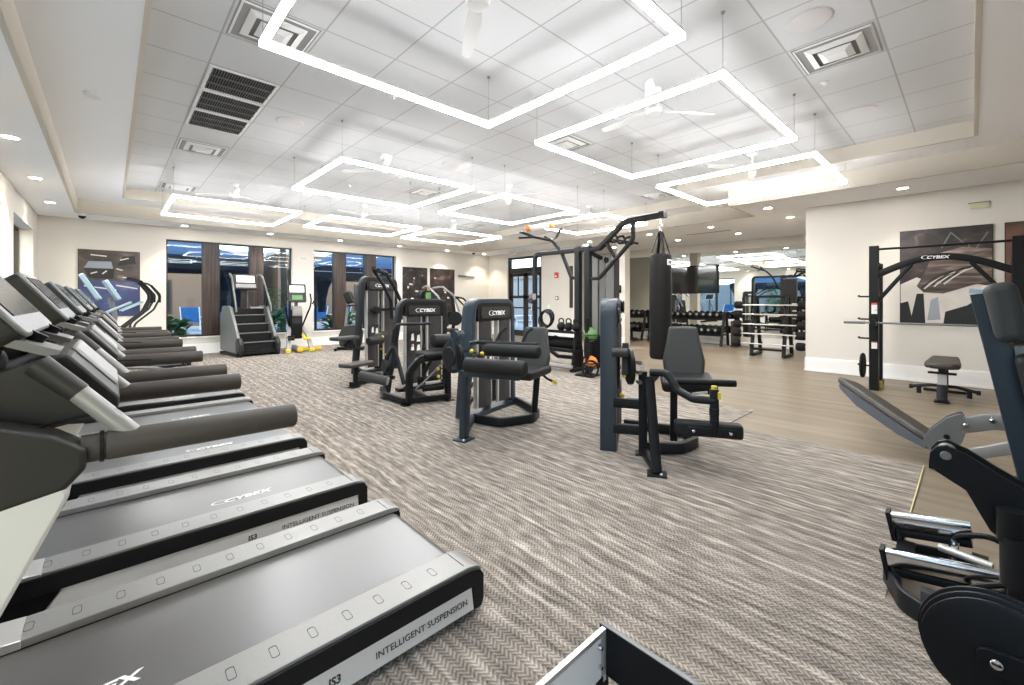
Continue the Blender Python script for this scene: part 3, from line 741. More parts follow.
# ================================================================== treadmills
def make_treadmill(label, belt_logo):
    t = thing('treadmill', label, 'treadmill', (1.15, 1.83, 0), 0, 'row of treadmills along the left wall')
    W = .4275
    # belt
    pth = [(-1.92, 0, .168), (-.07, 0, .168)] + [(-.07+.05*math.sin(a*PI/8), 0, .118+.05*math.cos(a*PI/8)) for a in range(1, 8)] + [(-.07, 0, .068), (-.3, 0, .068)]
    b = MB(M_beltw); b.sweep(pth, [(-.265, -.003), (.265, -.003), (.265, .003), (-.265, .003)])
    b.use(M_logo); b.logo((belt_logo, -.135, .172), (1, 0, 0), (0, 1, 0), .06)
    b.build('running_belt', t)
    d = MB(M_black); d.span((-1.9, -.30, .06), (-.10, .30, .160)); d.span((-1.9, -.40, .03), (-.12, -.30, .12)); d.span((-1.9, .30, .03), (-.12, .40, .12)); d.build('deck_frame', t)
    for s in (-1, 1):
        r = MB(M_railt)
        top = [(-1.92, .172), (-1.92, .200), (-.075, .200), (-.03, .193), (-.008, .178), (-.008, .172)]
        r.xz(top, s*(W-.085), .148)
        r.use(M_black)
        L = [(-1.92, .118), (-1.92, .190), (-.07, .190), (-.02, .178), (.0, .15), (.0, .05), (-.012, .02), (-.055, .02), (-.055, .118)]
        r.xz(L, s*(W-.012), .024)
        r.xz([(-.06, .03), (-.06, .172), (-.012, .170), (-.004, .15), (-.004, .03)], s*(W-.085), .13)
        # foot-shaped marks along the step rail
        r.use(M_dgrey)
        for k in range(12):
            cx = -.20-.115*k; pts = fillet([(cx-.012, s*(W-.115), 0), (cx+.012, s*(W-.115), 0), (cx+.012, s*(W-.060), 0), (cx-.012, s*(W-.060), 0)], .010, 4, True)
            K = len(pts); c = Vector((cx, s*(W-.085), 0))
            inn = [c+(p-c)*.86 for p in pts]
            vs = [(p.x, p.y, .2006) for p in pts]+[(p.x, p.y, .2006) for p in inn]
            r.add(vs, [(i, (i+1) % K, K+(i+1) % K, K+i) for i in range(K)])
        r.add([(-.085, s*(W-.15), .2006), (-.080, s*(W-.15), .2006), (-.080, s*(W-.03), .2006), (-.085, s*(W-.03), .2006)], [(0, 1, 2, 3)])
        r.build('side_rail', t, bevel=.004)
        p = MB(M_panel); yi, yt, yo = s*(W-.05), s*(W-.012), s*(W+.004)
        p.add([(-1.36, yi, .03), (-.058, yi, .03), (-.058, yi, .117), (-1.30, yi, .117), (-1.36, yo, .03), (-.058, yo, .03), (-.058, yt, .117), (-1.30, yt, .117)], [(0, 1, 2, 3), (7, 6, 5, 4), (0, 4, 5, 1), (1, 5, 6, 2), (2, 6, 7, 3), (3, 7, 4, 0)])
        p.use(M_logod); yy = s*(W-.0015)
        if s < 0:
            p.text('INTELLIGENT SUSPENSION', (-.085, yy-.001, .060), (1, 0, 0), (0, .18, 1), .030, 1.1, .0, align='RIGHT', bold=.004)
            p.text('IS3', (-.60, yy-.001, .059), (1, 0, 0), (0, .18, 1), .034, 1.0, .1, align='RIGHT', bold=.03)
        else:
            p.text('INTELLIGENT SUSPENSION', (-.085, yy+.001, .060), (-1, 0, 0), (0, -.18, 1), .030, 1.1, align='LEFT', bold=.004)
        p.build('side_panel', t)
        c = MB(M_silver); c.xz([(-1.66, .172), (-1.66, .212), (-1.50, .212), (-1.36, .200), (-1.36, .172)], s*(W-.085), .152); c.build('rail_cap', t, bevel=.003)
        u = MB(M_panel)
        u.xz([(-1.80, .12), (-1.55, .12), (-1.215, .86), (-1.23, .885), (-1.42, .885), (-1.5, .82)], s*(W-.035), .085, .02)
        u.build('upright', t, bevel=.008)
        a = MB(M_dgrey); a.xz([(-1.62, .83), (-1.62, 1.05), (-1.42, 1.07), (-1.24, .995), (-1.19, .955), (-1.19, .91), (-1.225, .868), (-1.42, .83)], s*(W-.04), .10, .02)
        a.build('arm_housing', t, bevel=.012, seg=3)
        h = MB(M_grip); y = s*(W-.042)
        h.roller((-1.16, y, .945), (-.728, y, .942), .035, .008, 18); h.cyl((-1.2, y, .945), (-1.155, y, .945), .033, n=18)
        h.use(M_black); h.cyl((-1.168, y, .945), (-1.160, y, .945), .037, n=18); h.build('handrail', t)
        g = MB(M_silp); g.cyl((-1.205, s*.355, 1.075), (-1.11, s*(W-.045), .965), .022, n=14); g.use(M_dgrey); g.cyl((-1.275, s*.34, 1.15), (-1.205, s*.355, 1.075), .027, .024, n=14)
        g.build('pulse_grip', t)
    m = MB(M_dgrey); m.xz([(-2.02, .03), (-2.04, .20), (-1.93, .29), (-1.62, .275), (-1.50, .205), (-1.50, .03)], 0, .70, .03); m.build('motor_hood', t, bevel=.02, seg=3)
    c = MB(M_dgrey); c.xz([(-1.62, .93), (-1.62, 1.02), (-1.255, 1.165), (-1.225, 1.165), (-1.13, 1.045), (-1.135, 1.01), (-1.18, .985), (-1.30, 1.0), (-1.45, .90)], 0, .60)
    c.use(M_silp); c.prism([(0, -.14), (.145, -.14), (.145, .14), (0, .14)], (-1.225, 0, 1.170), (.62, 0, -.78), (0, 1, 0), .014)
    c.build('control_console', t, bevel=.012)
    k = MB(M_dgrey); k.box((-1.43, 0, 1.12), (.16, .66, .03), ry=.37); k.cyl((-1.38, -.31, 1.15), (-1.38, -.18, 1.15), .045, n=18); k.cyl((-1.38, .18, 1.15), (-1.38, .31, 1.15), .045, n=18)
    k.build('accessory_tray', t, bevel=.01)
    s = MB(M_dgrey); o = Vector((-1.387, 0, 1.299)); th = math.radians(36)
    uu = Vector((-math.sin(th), 0, math.cos(th))); nn = Vector((math.cos(th), 0, math.sin(th)))
    s.prism([(-.30, -.125), (.30, -.125), (.30, .125), (-.30, .125)], o-nn*.006, (0, 1, 0), uu, .055, .03); s.use(M_mgrey); s.prism([(-.30, -.125), (.30, -.125), (.30, .125), (-.30, .125)], o+nn*.024, (0, 1, 0), uu, .014, .03)
    so = s.build('display', t, bevel=.008)
    s = MB(M_scr_off); s.prism([(-.25, -.07), (.25, -.07), (.25, .098), (-.25, .098)], o+nn*.0325, (0, 1, 0), uu, .003)
    s.build('screen', so, smooth=False)
    for s in (-1, 1):
        n = MB(M_mgrey); n.box((-1.29, s*.22, 1.185), (.10, .14, .02), ry=.4); n.use(M_black); n.cyl((-1.30, s*.2, 1.185), (-1.28, s*.2, 1.215), .018); n.build('control_pod', t)
    p = MB(M_mgrey); p.bar([(-1.42, 0, 1.0), (-1.44, 0, 1.24)], .08, .05); p.build('neck', t)
    w = MB(M_black)
    w.tube(fillet([(-1.33, -.33, .93), (-1.27, -.36, 1.01), (-1.12, -.37, 1.03), (-1.02, -.33, 1.02)], .06, 4), .004, 6); w.build('safety_cord', t)
    return t
M_scr_off = plain('screen_dark', (.02, .022, .026), .12)
tm = make_treadmill('grey treadmill nearest the camera, with its belt filling the lower left corner', -1.22)
for i, l in enumerate(['second treadmill from the camera, with a white logo on its belt', 'third treadmill from the camera in the left row', 'fourth treadmill from the camera in the left row', 'farthest treadmill of the left row, next to the elliptical trainers']):
    p = (1.15+.01*(i+1), 1.83+1.14*(i+1), 0)
    if i == 0: tm = make_treadmill(l, -.60); tm.location = p
    else: dup(tm, p, 0, l)

# ================================================================== elliptical trainers
def make_elliptical(label):
    t = thing('elliptical_trainer', label, 'elliptical trainer', (0, 0, 0), 0, 'ellipticals beyond the treadmills')
    b = MB(M_black); b.bar([(-.75, 0, .05), (.75, 0, .05)], .09, .07)
    for x in (-.7, .7): b.bar([(x, -.3, .04), (x, .3, .04)], .07, .06)
    b.build('base_frame', t, bevel=.005)
    h = MB(M_dgrey); h.xz([(-.72, .08), (-.74, .42), (-.5, .62), (-.22, .55), (-.08, .32), (-.05, .08)], 0, .34, .08); h.build('drive_housing', t, bevel=.03, seg=3)
    m = MB(M_mgrey); m.bar([(-.42, 0, .5), (-.35, 0, 1.0), (-.42, 0, 1.35)], .09, .07, .2); m.build('mast', t)
    c = MB(M_lblue); th = math.radians(28)
    c.prism([(-.26, -.20), (.26, -.20), (.26, .20), (-.26, .20)], (-.40, 0, 1.48), (0, 1, 0), (-math.sin(th), 0, math.cos(th)), .06, .04)
    co = c.build('console', t, bevel=.012)
    s = MB(M_scr_off); s.prism([(-.22, -.16), (.22, -.16), (.22, .16), (-.22, .16)], (-.40+math.cos(th)*.032, 0, 1.48+math.sin(th)*.032), (0, 1, 0), (-math.sin(th), 0, math.cos(th)), .004); s.build('screen', co)
    b = MB(M_lblue); b.bar([(-.28, -.20, 1.10), (.02, -.20, 1.26)], .03, .03); b.bar([(-.28, .20, 1.10), (.02, .20, 1.26)], .03, .03); b.bar([(.02, -.2, 1.26), (.02, .2, 1.26)], .03, .03); b.build('reading_rest', t)
    for s in (-1, 1):
        a = MB(M_dgrey); y = s*.30
        a.tube([(-.10, y, .35), (-.12, y, .85), (.16, y, 1.12), (.26, y, 1.36), (.10, y*.95, 1.60), (-.02, y*.8, 1.62)], .017, 10, .16)
        a.build('moving_arm', t)
        g = MB(M_rubber); g.tube([(.245, y, 1.25), (.25, y, 1.40), (.12, y*.96, 1.575)], .021, 10, .1); g.build('arm_grip', t)
        l = MB(M_mgrey); l.tube([(-.10, y, .35), (.5, s*.2, .26)], .025); l.build('pedal_arm', t)
        p = MB(M_black); p.box((.45, s*.17, .30), (.42, .15, .035)); p.box((.62, s*.17, .33), (.03, .15, .05)); p.build('foot_pedal', t, bevel=.01)
    return t
el = make_elliptical('first elliptical trainer beyond the farthest treadmill, light blue console')
el.location = (.20, 8.5, 0)
dup(el, (.42, 10.8, 0), 4, 'second elliptical trainer beyond the treadmills, in front of the blue wall picture')

# ================================================================== stair climber
def make_climber():
    t = thing('stair_climber', 'grey stair climber with black steps standing before the first window', 'stair climber', (2.55, 11.3, 0), 8)
    # local: user climbs toward +y, width along x
    hw = .40
    for s in (-1, 1):
        p = MB(M_mgrey)
        p.yz([(0, .12), (.0, .34), (.12, .42), (.62, 1.16), (1.08, 1.16), (1.22, .9), (1.22, .10), (.2, .06)], s*hw, .07, .05); p.build('side_panel', t, bevel=.015)
        e = MB(M_dgrey); e.yz([(-.03, .1), (-.05, .28), (.02, .40), (.12, .44), (.2, .36), (.2, .1)], s*(hw+.0), .10, .05); e.build('end_cap', t, bevel=.02)
        h = MB(M_mgrey); x = s*(hw-.02)
        h.tube([(x, .34, 1.02), (x, .36, 1.15), (x*.9, .74, 1.86), (x*.86, .94, 1.94), (x*.7, 1.02, 1.86)], .022, 10, .12); h.build('handrail', t)
        h = MB(M_black); h.tube([(x, .62, 1.14), (x, .52, 1.34), (x*.95, .60, 1.52)], .02, 8, .08); h.build('side_grip', t)
        f = MB(M_black); f.span((s*hw-.05, 0.05, 0), (s*hw+.05, 1.2, .07)); f.cyl((s*hw-.03, .02, .06), (s*hw+.03, .02, .06), .055); f.build('foot', t, bevel=.005)
    for k in range(4):
        b = MB(M_dgrey); y = .06+k*.19; z = .33+k*.205
        b.span((-hw+.045, y, z-.03), (hw-.045, y+.24, z)); b.use(M_black); b.span((-hw+.045, y+.02, z-.20), (hw-.045, y+.04, z-.03)); b.use(M_silp); b.span((-hw+.045, y-.006, z-.012), (hw-.045, y+.004, z+.002))
        for q in range(5): b.use(M_dgrey); b.span((-hw+.06, y+.03+q*.035, z), (hw-.06, y+.04+q*.035, z+.004))
        b.build('step', t)
    g = MB(M_black); g.span((-hw+.04, .06, .05), (hw-.04, 1.15, .14)); g.span((-hw+.04, .75, .10), (hw-.04, 1.18, 1.10)); g.build('inner_body', t)
    g = MB(M_silp); g.box((.2, .74, 1.11), (.30, .10, .05)); g.build('top_pad', t, bevel=.01)
    m = MB(M_dgrey); m.bar([(0, 1.0, 1.1), (0, .96, 1.72)], .14, .07); m.build('mast', t)
    c = MB(M_dgrey); c.prism([(-.27, -.19), (.27, -.19), (.27, .19), (-.27, .19)], (0, .90, 1.74), (1, 0, 0), (0, .25, 1), .08, .05); co = c.build('console', t, bevel=.015)
    s = MB(M_scr); s.prism([(-.20, -.02), (.20, -.02), (.20, .15), (-.20, .15)], (0, .857, 1.75), (1, 0, 0), (0, .25, 1), .004); s.use(M_silp); s.prism([(-.22, -.15), (.22, -.15), (.22, -.06), (-.22, -.06)], (0, .857, 1.75), (1, 0, 0), (0, .25, 1), .004); s.build('screen', co)
make_climber()

# ================================================================== cross trainer with yellow feet
def make_arc():
    t = thing('arc_trainer', 'silver and black arc trainer with yellow feet before the window pier', 'cross trainer', (3.48, 11.7, 0), -8)
    b = MB(M_silp); b.bar([(0, -.35, .07), (0, .62, .07)], .10, .08)
    for s in (-1, 1):
        b.bar([(s*.26, -.38, .06), (s*.22, -.1, .42), (s*.14, .3, .62)], .10, .06, .1)
    b.build('frame', t, bevel=.006)
    for s in (-1, 1):
        f = MB(M_yellow); f.span((s*.27-.06, -.44, 0), (s*.27+.06, -.28, .10)); f.build('foot', t, bevel=.02)
        p = MB(M_yellow if s > 0 else M_black); p.box((s*.18, -.1, .36), (.15, .38, .04), rx=.25*s); p.box((s*.18, -.28, .33), (.15, .03, .06)); p.build('foot_pedal', t, bevel=.01)
        a = MB(M_black); x = s*.24
        a.tube([(s*.15, .25, .62), (x, .05, .95), (x*1.15, -.12, 1.12), (x*1.3, -.05, 1.30), (x*1.25, .02, 1.46)], .02, 10, .1); a.build('moving_arm', t)
    f = MB(M_yellow); f.span((-.06, -.42, .02), (.06, -.2, .12)); f.build('front_foot', t, bevel=.015)
    f = MB(M_yellow); f.span((.05, .0, 0), (.58, .1, .09)); f.build('stabiliser', t, bevel=.015)
    h = MB(M_black); h.yz([(.12, .3), (.05, .7), (.12, 1.05), (.35, 1.08), (.5, .7), (.45, .3)], 0, .26, .08); h.build('drive_housing', t, bevel=.02)
    h = MB(M_silp); h.yz([(.0, .86), (.02, 1.1), (.2, 1.16), (.2, .95)], 0, .22, .05); h.build('front_cover', t, bevel=.01)
    for k in range(2):
        h = MB(M_black); h.tube([(.34, .0, 1.2), (.46, -.08, 1.30+.1*k), (.44, -.02, 1.47+.08*k)], .014, 8, .05); h.build('handle', t)
    m = MB(M_mgrey); m.bar([(0, .25, 1.05), (0, .18, 1.45)], .08, .06); m.build('mast', t)
    c = MB(M_dgrey); c.prism([(-.21, -.27), (.21, -.27), (.21, .21), (-.21, .21)], (0, .10, 1.50), (1, 0, 0), (0, .3, 1), .06, .03); co = c.build('console', t, bevel=.01)
    s = MB(M_scr2); s.prism([(-.165, .0), (.165, .0), (.165, .17), (-.165, .17)], (0, .068, 1.50), (1, 0, 0), (0, .3, 1), .004); s.use(M_green); s.prism([(-.12, -.2), (.12, -.2), (.12, -.08), (-.12, -.08)], (0, .068, 1.50), (1, 0, 0), (0, .3, 1), .004); s.build('screen', co)
M_scr2 = emit('screen_white', (.9, .95, 1), .45)
make_arc()

# upright bike by the second window
def make_bike():
    t = thing('exercise_bike', 'black exercise bike with a boxy console before the second window', 'exercise bike', (4.75, 10.9, 0), 150)
    b = MB(M_black); b.bar([(-.5, 0, .05), (.55, 0, .05)], .08, .07); b.bar([(-.5, -.25, .04), (-.5, .25, .04)], .06, .05); b.bar([(.55, -.25, .04), (.55, .25, .04)], .06, .05); b.build('base_frame', t, bevel=.005)
    h = MB(M_dgrey); h.xz([(-.05, .1), (-.1, .5), (.1, .66), (.4, .62), (.5, .4), (.48, .1)], 0, .2, .08); h.build('drive_housing', t, bevel=.02)
    s = MB(M_silver); s.bar([(-.28, 0, .08), (-.34, 0, .85)], .06, .06); s.build('seat_post', t)
    s = MB(M_padg); s.xy([(-.52, -.13), (-.52, .13), (-.3, .1), (-.12, .035), (-.12, -.035), (-.3, -.1)], .88, .07, .04); s.build('saddle', t, bevel=.02, seg=3)
    m = MB(M_mgrey); m.bar([(.35, 0, .6), (.28, 0, 1.2)], .08, .06); m.build('mast', t)
    c = MB(M_black); c.prism([(-.2, -.15), (.2, -.15), (.2, .16), (-.2, .16)], (.26, 0, 1.36), (0, 1, 0), (.35, 0, 1), .16, .04); co = c.build('console', t, bevel=.02)
    c = MB(M_scr_off); c.prism([(-.16, -.1), (.16, -.1), (.16, .12), (-.16, .12)], (.175, 0, 1.39), (0, 1, 0), (.35, 0, 1), .006); c.build('screen', co)
    hb = MB(M_black); hb.tube([(.0, -.26, 1.18), (.22, -.24, 1.15), (.3, 0, 1.15), (.22, .24, 1.15), (.0, .26, 1.18)], .018, 10, .1); hb.build('handlebar', t)
    for s in (-1, 1):
        p = MB(M_black); p.bar([(.2, s*.12, .36), (.2+.12*s, s*.13, .36-.12*s)], .03, .02); p.box((.2+.12*s, s*.19, .36-.12*s), (.1, .1, .03)); p.build('pedal', t)
make_bike()
# ================================================================== selectorised machines
def tower(t, x0, L, y0, H, frame, D=.13, z0=.0, lean=0.0, logo=True):
    """weight tower along local x from x0, its face towards -y at y0"""
    a = MB(frame); yb = y0+D/2
    a.bar([(x0-lean, yb, z0+.02), (x0+.03, yb, H-.03), (x0+L-.03, yb, H-.03), (x0+L, yb, z0+.02)], D, .07, .13, up=(0, 1, 0) if False else (0, 0, 1))
    a.span((x0-.02, y0, .0), (x0+L+.03, y0+D, .05))
    a.build('tower_frame', t, bevel=0)
    h = MB(M_black); cx = x0+L/2; zt = H-.045
    h.prism([(-L/2+.07, -.205), (L/2-.07, -.205), (L/2-.07, 0), (-L/2+.07, 0)], (cx, y0+.05, zt), (1, 0, 0), (0, 0, 1), .11, .06)
    h.use(M_dgrey); h.prism([(-L/2+.12, -.175), (L/2-.12, -.175), (L/2-.12, -.045), (-L/2+.12, -.045)], (cx, y0-.006, zt), (1, 0, 0), (0, 0, 1), .02, .05)
    if logo: h.use(M_logo); h.logo((cx+.02, y0-.017, zt-.137), (1, 0, 0), (0, 0, 1), .066)
    h.build('tower_header', t)
    zb, zc = .10, H-.25; wl = L*.30
    for (p, q) in ((x0+.10, x0+.10+wl), (x0+L-.08-wl, x0+L-.08)):
        s = MB(M_shroud); n = 6
        prof = [(p+(q-p)*k/n, y0+.02-.035*math.sin(PI*k/n)) for k in range(n+1)]
        prof += [(q, y0+.07), (p, y0+.07)]
        s.xy(prof, (zb+zc)/2, zc-zb); s.build('shroud', t)
        e = MB(M_silver)
        e.span((p-.028, y0+.005, zb), (p-.002, y0+.06, zc)); e.span((q+.002, y0+.012, zb), (q+.016, y0+.06, zc)); e.build('guide_rail', t)
    w = MB(M_rubber); gx0, gx1 = x0+.12+wl, x0+L-.10-wl
    for k in range(14): w.span((gx0+.01, y0+.03, .12+k*.034), (gx1-.01, y0+.11, .15+k*.034))
    w.build('weight_stack', t)
    w = MB(M_black); w.span((gx0-.02, y0+D-.02, .05), (gx1+.02, y0+D-.005, zc+.05)); w.build('back_panel', t)
    w = MB(M_yellow); w.cyl(((gx0+gx1)/2, y0+.03, .40), ((gx0+gx1)/2, y0-.02, .40), .014); w.sphere(((gx0+gx1)/2, y0-.03, .40), .022); w.build('selector_pin', t)
    c = MB(M_chrome); c.cyl(((gx0+gx1)/2, y0+.06, .6), ((gx0+gx1)/2, y0+.06, H-.2), .006, n=8); c.build('lift_cable', t)
    k = MB(M_dgrey); px = x0+.10+wl*.5
    k.prism([(-wl*.42, .0), (wl*.42, .0), (wl*.42, .34), (-wl*.42, .34)], (px, y0-.018, .52), (1, 0, 0), (0, 0, 1), .006)
    k.use(M_paper)
    for (u, v, w_, h_) in [(-.06, .20, .05, .10), (.03, .18, .06, .10), (-.06, .06, .05, .09), (.03, .05, .06, .09)]: k.prism([(u, v), (u+w_, v), (u+w_*.8, v+h_), (u+w_*.2, v+h_*.9)], (px, y0-.0215, .52), (1, 0, 0), (0, 0, 1), .003)
    k.use(M_red); k.prism([(-.055, .11), (-.03, .11), (-.03, .14), (-.055, .14)], (px, y0-.0235, .52), (1, 0, 0), (0, 0, 1), .003); k.build('instruction_placard', t)

def bolt(m, p, ax, r=.014): m.use(M_chrome); m.cyl(p, Vector(p)+Vector(ax)*.012, r, r*.7, 10)

# ---------------------------------------------------------------- leg extension (nearest on the right)
t = thing('leg_extension_machine', 'leg extension machine with grey backrest and low shin pad, nearest of the selectorized machines', 'exercise machine', (3.35, 1.75, 0), 30)
tower(t, .03, .76, .375, 1.31, M_slate_sheen, D=.14)
f = MB(M_black)
f.bar([(-.40, .06, .02), (-.19, .11, .66)], .07, .05); f.bar([(-.40, .06, .035), (.03, .16, .035)], .06, .05)
f.bar([(.02, .16, .02), (.02, .16, .70)], .07, .07); f.bar([(-.19, .11, .66), (.35, .05, .62)], .06, .06)
f.bar([(.02, .16, .42), (.02, .40, .42)], .06, .08); f.bar([(.02, .16, .20), (.02, .40, .20)], .06, .08)
f.span((-.46, -.01, 0), (-.34, .13, .012)); f.span((-.04, .10, 0), (.08, .22, .012)); bolt(f, (-.42, .03, .012), (0, 0, 1))
f.build('front_frame', t)
f = MB(M_char); f.bar([(.06, .14, .05), (.10, -.14, .05), (.34, -.30, .05), (.62, -.20, .05), (.72, .34, .05)], .05, .09, .12); f.bar([(.28, -.10, .06), (.24, -.10, .56)], .06, .05); f.span((.20, -.24, 0), (.30, -.12, .012)); f.build('base_loop', t)
s = MB(M_pad); s.box((.16, -.20, .605), (.48, .42, .085), ry=-.06); s.build('seat', t, bevel=.03, seg=4)
b = MB(M_padg)
th = math.radians(14); uu = Vector((math.sin(th), 0, math.cos(th)))
poly = [(-.13, 0), (-.165, .05), (-.178, .16), (-.14, .34), (-.12, .47), (.12, .47), (.14, .34), (.178, .16), (.165, .05), (.13, 0)]
b.prism(poly, (.33, -.19, .60), (0, -1, 0), uu, .085, .04); b.build('backrest', t, bevel=.03, seg=4)
b = MB(M_black); b.bar([(.36, -.19, .55), (.44, -.19, .95)], .10, .04); b.build('back_support', t)
h = MB(M_black)
h.roller((-.12, -.06, .652), (-.10, -.53, .655), .028, .01); h.build('thigh_handle', t)
h = MB(M_black); h.tube([(.28, -.42, .60), (.05, -.44, .62), (-.05, -.44, .66)], .016, 8, .05); h.build('side_handle', t)
a = MB(M_char); a.tube([(-.12, .10, .715), (-.16, -.02, .722), (-.22, -.10, .60), (-.28, -.20, .555), (-.30, -.345, .553)], .03, 12, .07)
a.bar([(-.30, -.345, .64), (-.30, -.345, .34)], .045, .06); a.cyl((-.30, -.345, .45), (-.30, -.345, .50), .035); a.build('lever_arm', t)
k = MB(M_yellow); k.cyl((-.30, -.345, .64), (-.30, -.345, .665), .02); k.box((-.335, -.375, .60), (.02, .02, .05)); k.use(M_chrome); k.cyl((-.30, -.30, .615), (-.32, -.19, .60), .009, n=8); k.build('adjust_knob', t)
p = MB(M_pad); p.box((-.27, -.305, .335), (.11, .47, .105)); po = p.build('shin_pad', t, bevel=.022, seg=3)
q = MB(M_black); q.box((-.332, -.325, .330), (.014, .34, .055)); bolt(q, (-.338, -.20, .33), (-1, 0, 0)); bolt(q, (-.338, -.45, .33), (-1, 0, 0)); q.use(M_black); q.bar([(-.338, -.345, .42), (-.338, -.345, .31)], .04, .02); q.build('pad_bracket', po, bevel=.004)
c = MB(M_black)
c.lathe([(.13, -.02), (.15, -.01), (.15, .02), (.12, .03)], (-.02, .27, .74), (.25, -1, 0), 28); c.box((-.05, .30, .80), (.10, .05, .26), rx=0, ry=.35)
c.use(M_dgrey); c.cyl((-.10, .40, .865), (-.13, .27, .865), .038, n=16); c.build('range_cam', t)
c = MB(M_mgrey)
for z in (.62, .70, .78): c.cyl((-.04, .20, z), (-.08, .18, z), .018, n=10)
c.use(M_yellow); c.cyl((-.06, .31, .67), (-.09, .31, .67), .015, n=10); c.build('cam_knobs', t)
c = MB(M_black); c.lathe([(.05, -.015), (.06, -.012), (.045, 0), (.06, .012), (.05, .015)], (.12, .33, 1.24), (0, 1, 0), 20); c.build('cable_pulley', t)

# ---------------------------------------------------------------- seated leg curl (middle)
t = thing('leg_curl_machine', 'seated leg curl machine with two black roller pads, middle of the three front machines', 'exercise machine', (2.95, 3.2, 0), 14)
tower(t, .06, .82, .50, 1.31, M_slate_sheen, D=.15, lean=.10)
f = MB(M_slate_sheen)
f.bar([(-.52, .16, .02), (-.52, .14, .62)], .08, .06); f.bar([(-.52, .16, .05), (-.02, .46, .05)], .07, .07); f.bar([(-.54, .18, .62), (-.54, -.46, .64)], .05, .05)
f.bar([(-.52, -.10, .62), (.22, -.22, .56)], .07, .07); f.span((-.60, .09, 0), (-.44, .23, .012)); bolt(f, (-.56, .13, .012), (0, 0, 1)); f.build('front_frame', t)
f = MB(M_char); f.bar([(-.02, .42, .05), (-.03, .10, .05), (.30, -.10, .05), (.54, -.03, .05), (.90, .48, .05)], .05, .09, .14); f.bar([(.40, -.06, .06), (.30, -.16, .55)], .06, .05); f.build('base_loop', t)
p = MB(M_pad); p.roller((-.66, .03, .725), (-.58, -.55, .725), .068, .025, 18); p.build('ankle_roller', t)
p = MB(M_pad); p.roller((-.44, -.03, .845), (-.37, -.56, .845), .058, .02, 18); p.build('thigh_roller', t)
a = MB(M_char); a.tube([(-.36, .20, .88), (-.44, .06, .905), (-.33, -.52, .905)], .02, 10, .05); a.tube([(-.40, -.12, .905), (-.36, -.14, 1.0), (-.31, -.17, 1.04)], .015, 8, .04); a.tube([(-.33, -.36, .905), (-.29, -.38, 1.0), (-.24, -.41, 1.04)], .015, 8, .04); a.build('hand_grips', t)
s = MB(M_pad); s.box((-.03, -.19, .60), (.52, .40, .085), rz=.1); s.build('seat', t, bevel=.03, seg=4)
b = MB(M_padg); uu = Vector((.26, .03, 1)).normalized()
b.prism(poly, (.17, -.17, .56), (.13, -1, 0), uu, .09, .04); b.build('backrest', t, bevel=.03, seg=4)
b = MB(M_black); b.bar([(.20, -.16, .50), (.32, -.16, .92)], .10, .04); b.build('back_support', t)
d = MB(M_black); d.lathe([(.14, -.02), (.165, -.01), (.165, .02), (.14, .03)], (-.38, .42, .74), (1, -.25, 0), 30); d.lathe([(.09, -.045), (.10, -.03), (.06, -.02)], (-.38, .42, .74), (1, -.25, 0), 24); d.build('range_cam', t)
c = MB(M_slate_sheen); c.bar([(-.40, .36, .62), (-.38, .36, 1.0)], .07, .06); c.cyl((-.46, .33, .96), (-.32, .36, .96), .04); c.use(M_black); c.tube([(-.36, .30, .62), (-.2, .24, .78), (-.1, .30, .66)], .014, 8, .06); c.build('pivot_post', t)
for q in ((-.33, .22, .80), (-.16, .22, .76)):
    k = MB(M_yellow); k.sphere(q, .021); k.use(M_black); k.cyl(q, (q[0], q[1]+.12, q[2]), .008, n=8); k.build('adjust_knob', t)
k = MB(M_yellow); k.box((.235, -.386, .472), (.07, .028, .028), rz=-.2, ry=.4); k.build('lever_grip', t)
k = MB(M_black); k.tube([(.10, -.32, .57), (.14, -.36, .52), (.25, -.39, .465)], .012, 8, .05); k.build('seat_lever', t)
for z in (.22, .38):
    k = MB(M_black); k.bar([(-.50, .2, z), (.08, .55, z)], .05, .05); k.build('brace', t)

# ---------------------------------------------------------------- back extension (left)
t = thing('back_extension_machine', 'back extension machine with short upper roller pad, left of the leg curl', 'exercise machine', (2.95, 5.0, 0), -2)
tower(t, .02, .76, .50, 1.31, M_char, D=.115, lean=.18)
f = MB(M_black); f.bar([(-.16, .70, .05), (-.32, .25, .05), (-.28, -.24, .05), (.28, -.36, .05), (.78, .52, .05)], .06, .07, .08); f.bar([(.275, -.33, .03), (.275, -.33, .72)], .07, .06); f.bar([(.0, -.28, .05), (.1, .5, .05)], .06, .06)
for p in ((-.28, -.24), (.28, -.36), (-.30, .3)): f.span((p[0]-.05, p[1]-.05, 0), (p[0]+.05, p[1]+.05, .012))
f.build('base_frame', t)
a = MB(M_black); a.bar([(.30, -.22, .56), (-.10, -.28, .56), (-.26, -.30, .42), (-.26, -.30, .06)], .09, .05, .14, up=(0, 1, 0)); a.build('seat_arm', t)
s = MB(M_pad); s.box((.18, -.16, .60), (.42, .36, .07), rz=-.08, ry=-.05); s.build('seat', t, bevel=.03, seg=4)
p = MB(M_pad); p.lathe([(.06, 0), (.085, .015), (.09, .04), (.09, .30), (.085, .325), (.06, .34)], (.17, -.12, .76), (1, -.06, -.03), 22); po = p.build('back_roller', t)
p = MB(M_black); p.bar([(.42, -.02, .72), (.30, .1, .5), (.2, .15, .3)], .05, .05, .08); p.build('roller_arm', t)
h = MB(M_char); h.tube([(-.17, .34, .72), (-.17, .30, .90), (-.12, .28, .972), (.38, .30, .965)], .022, 10, .08); h.build('hand_rail', t)
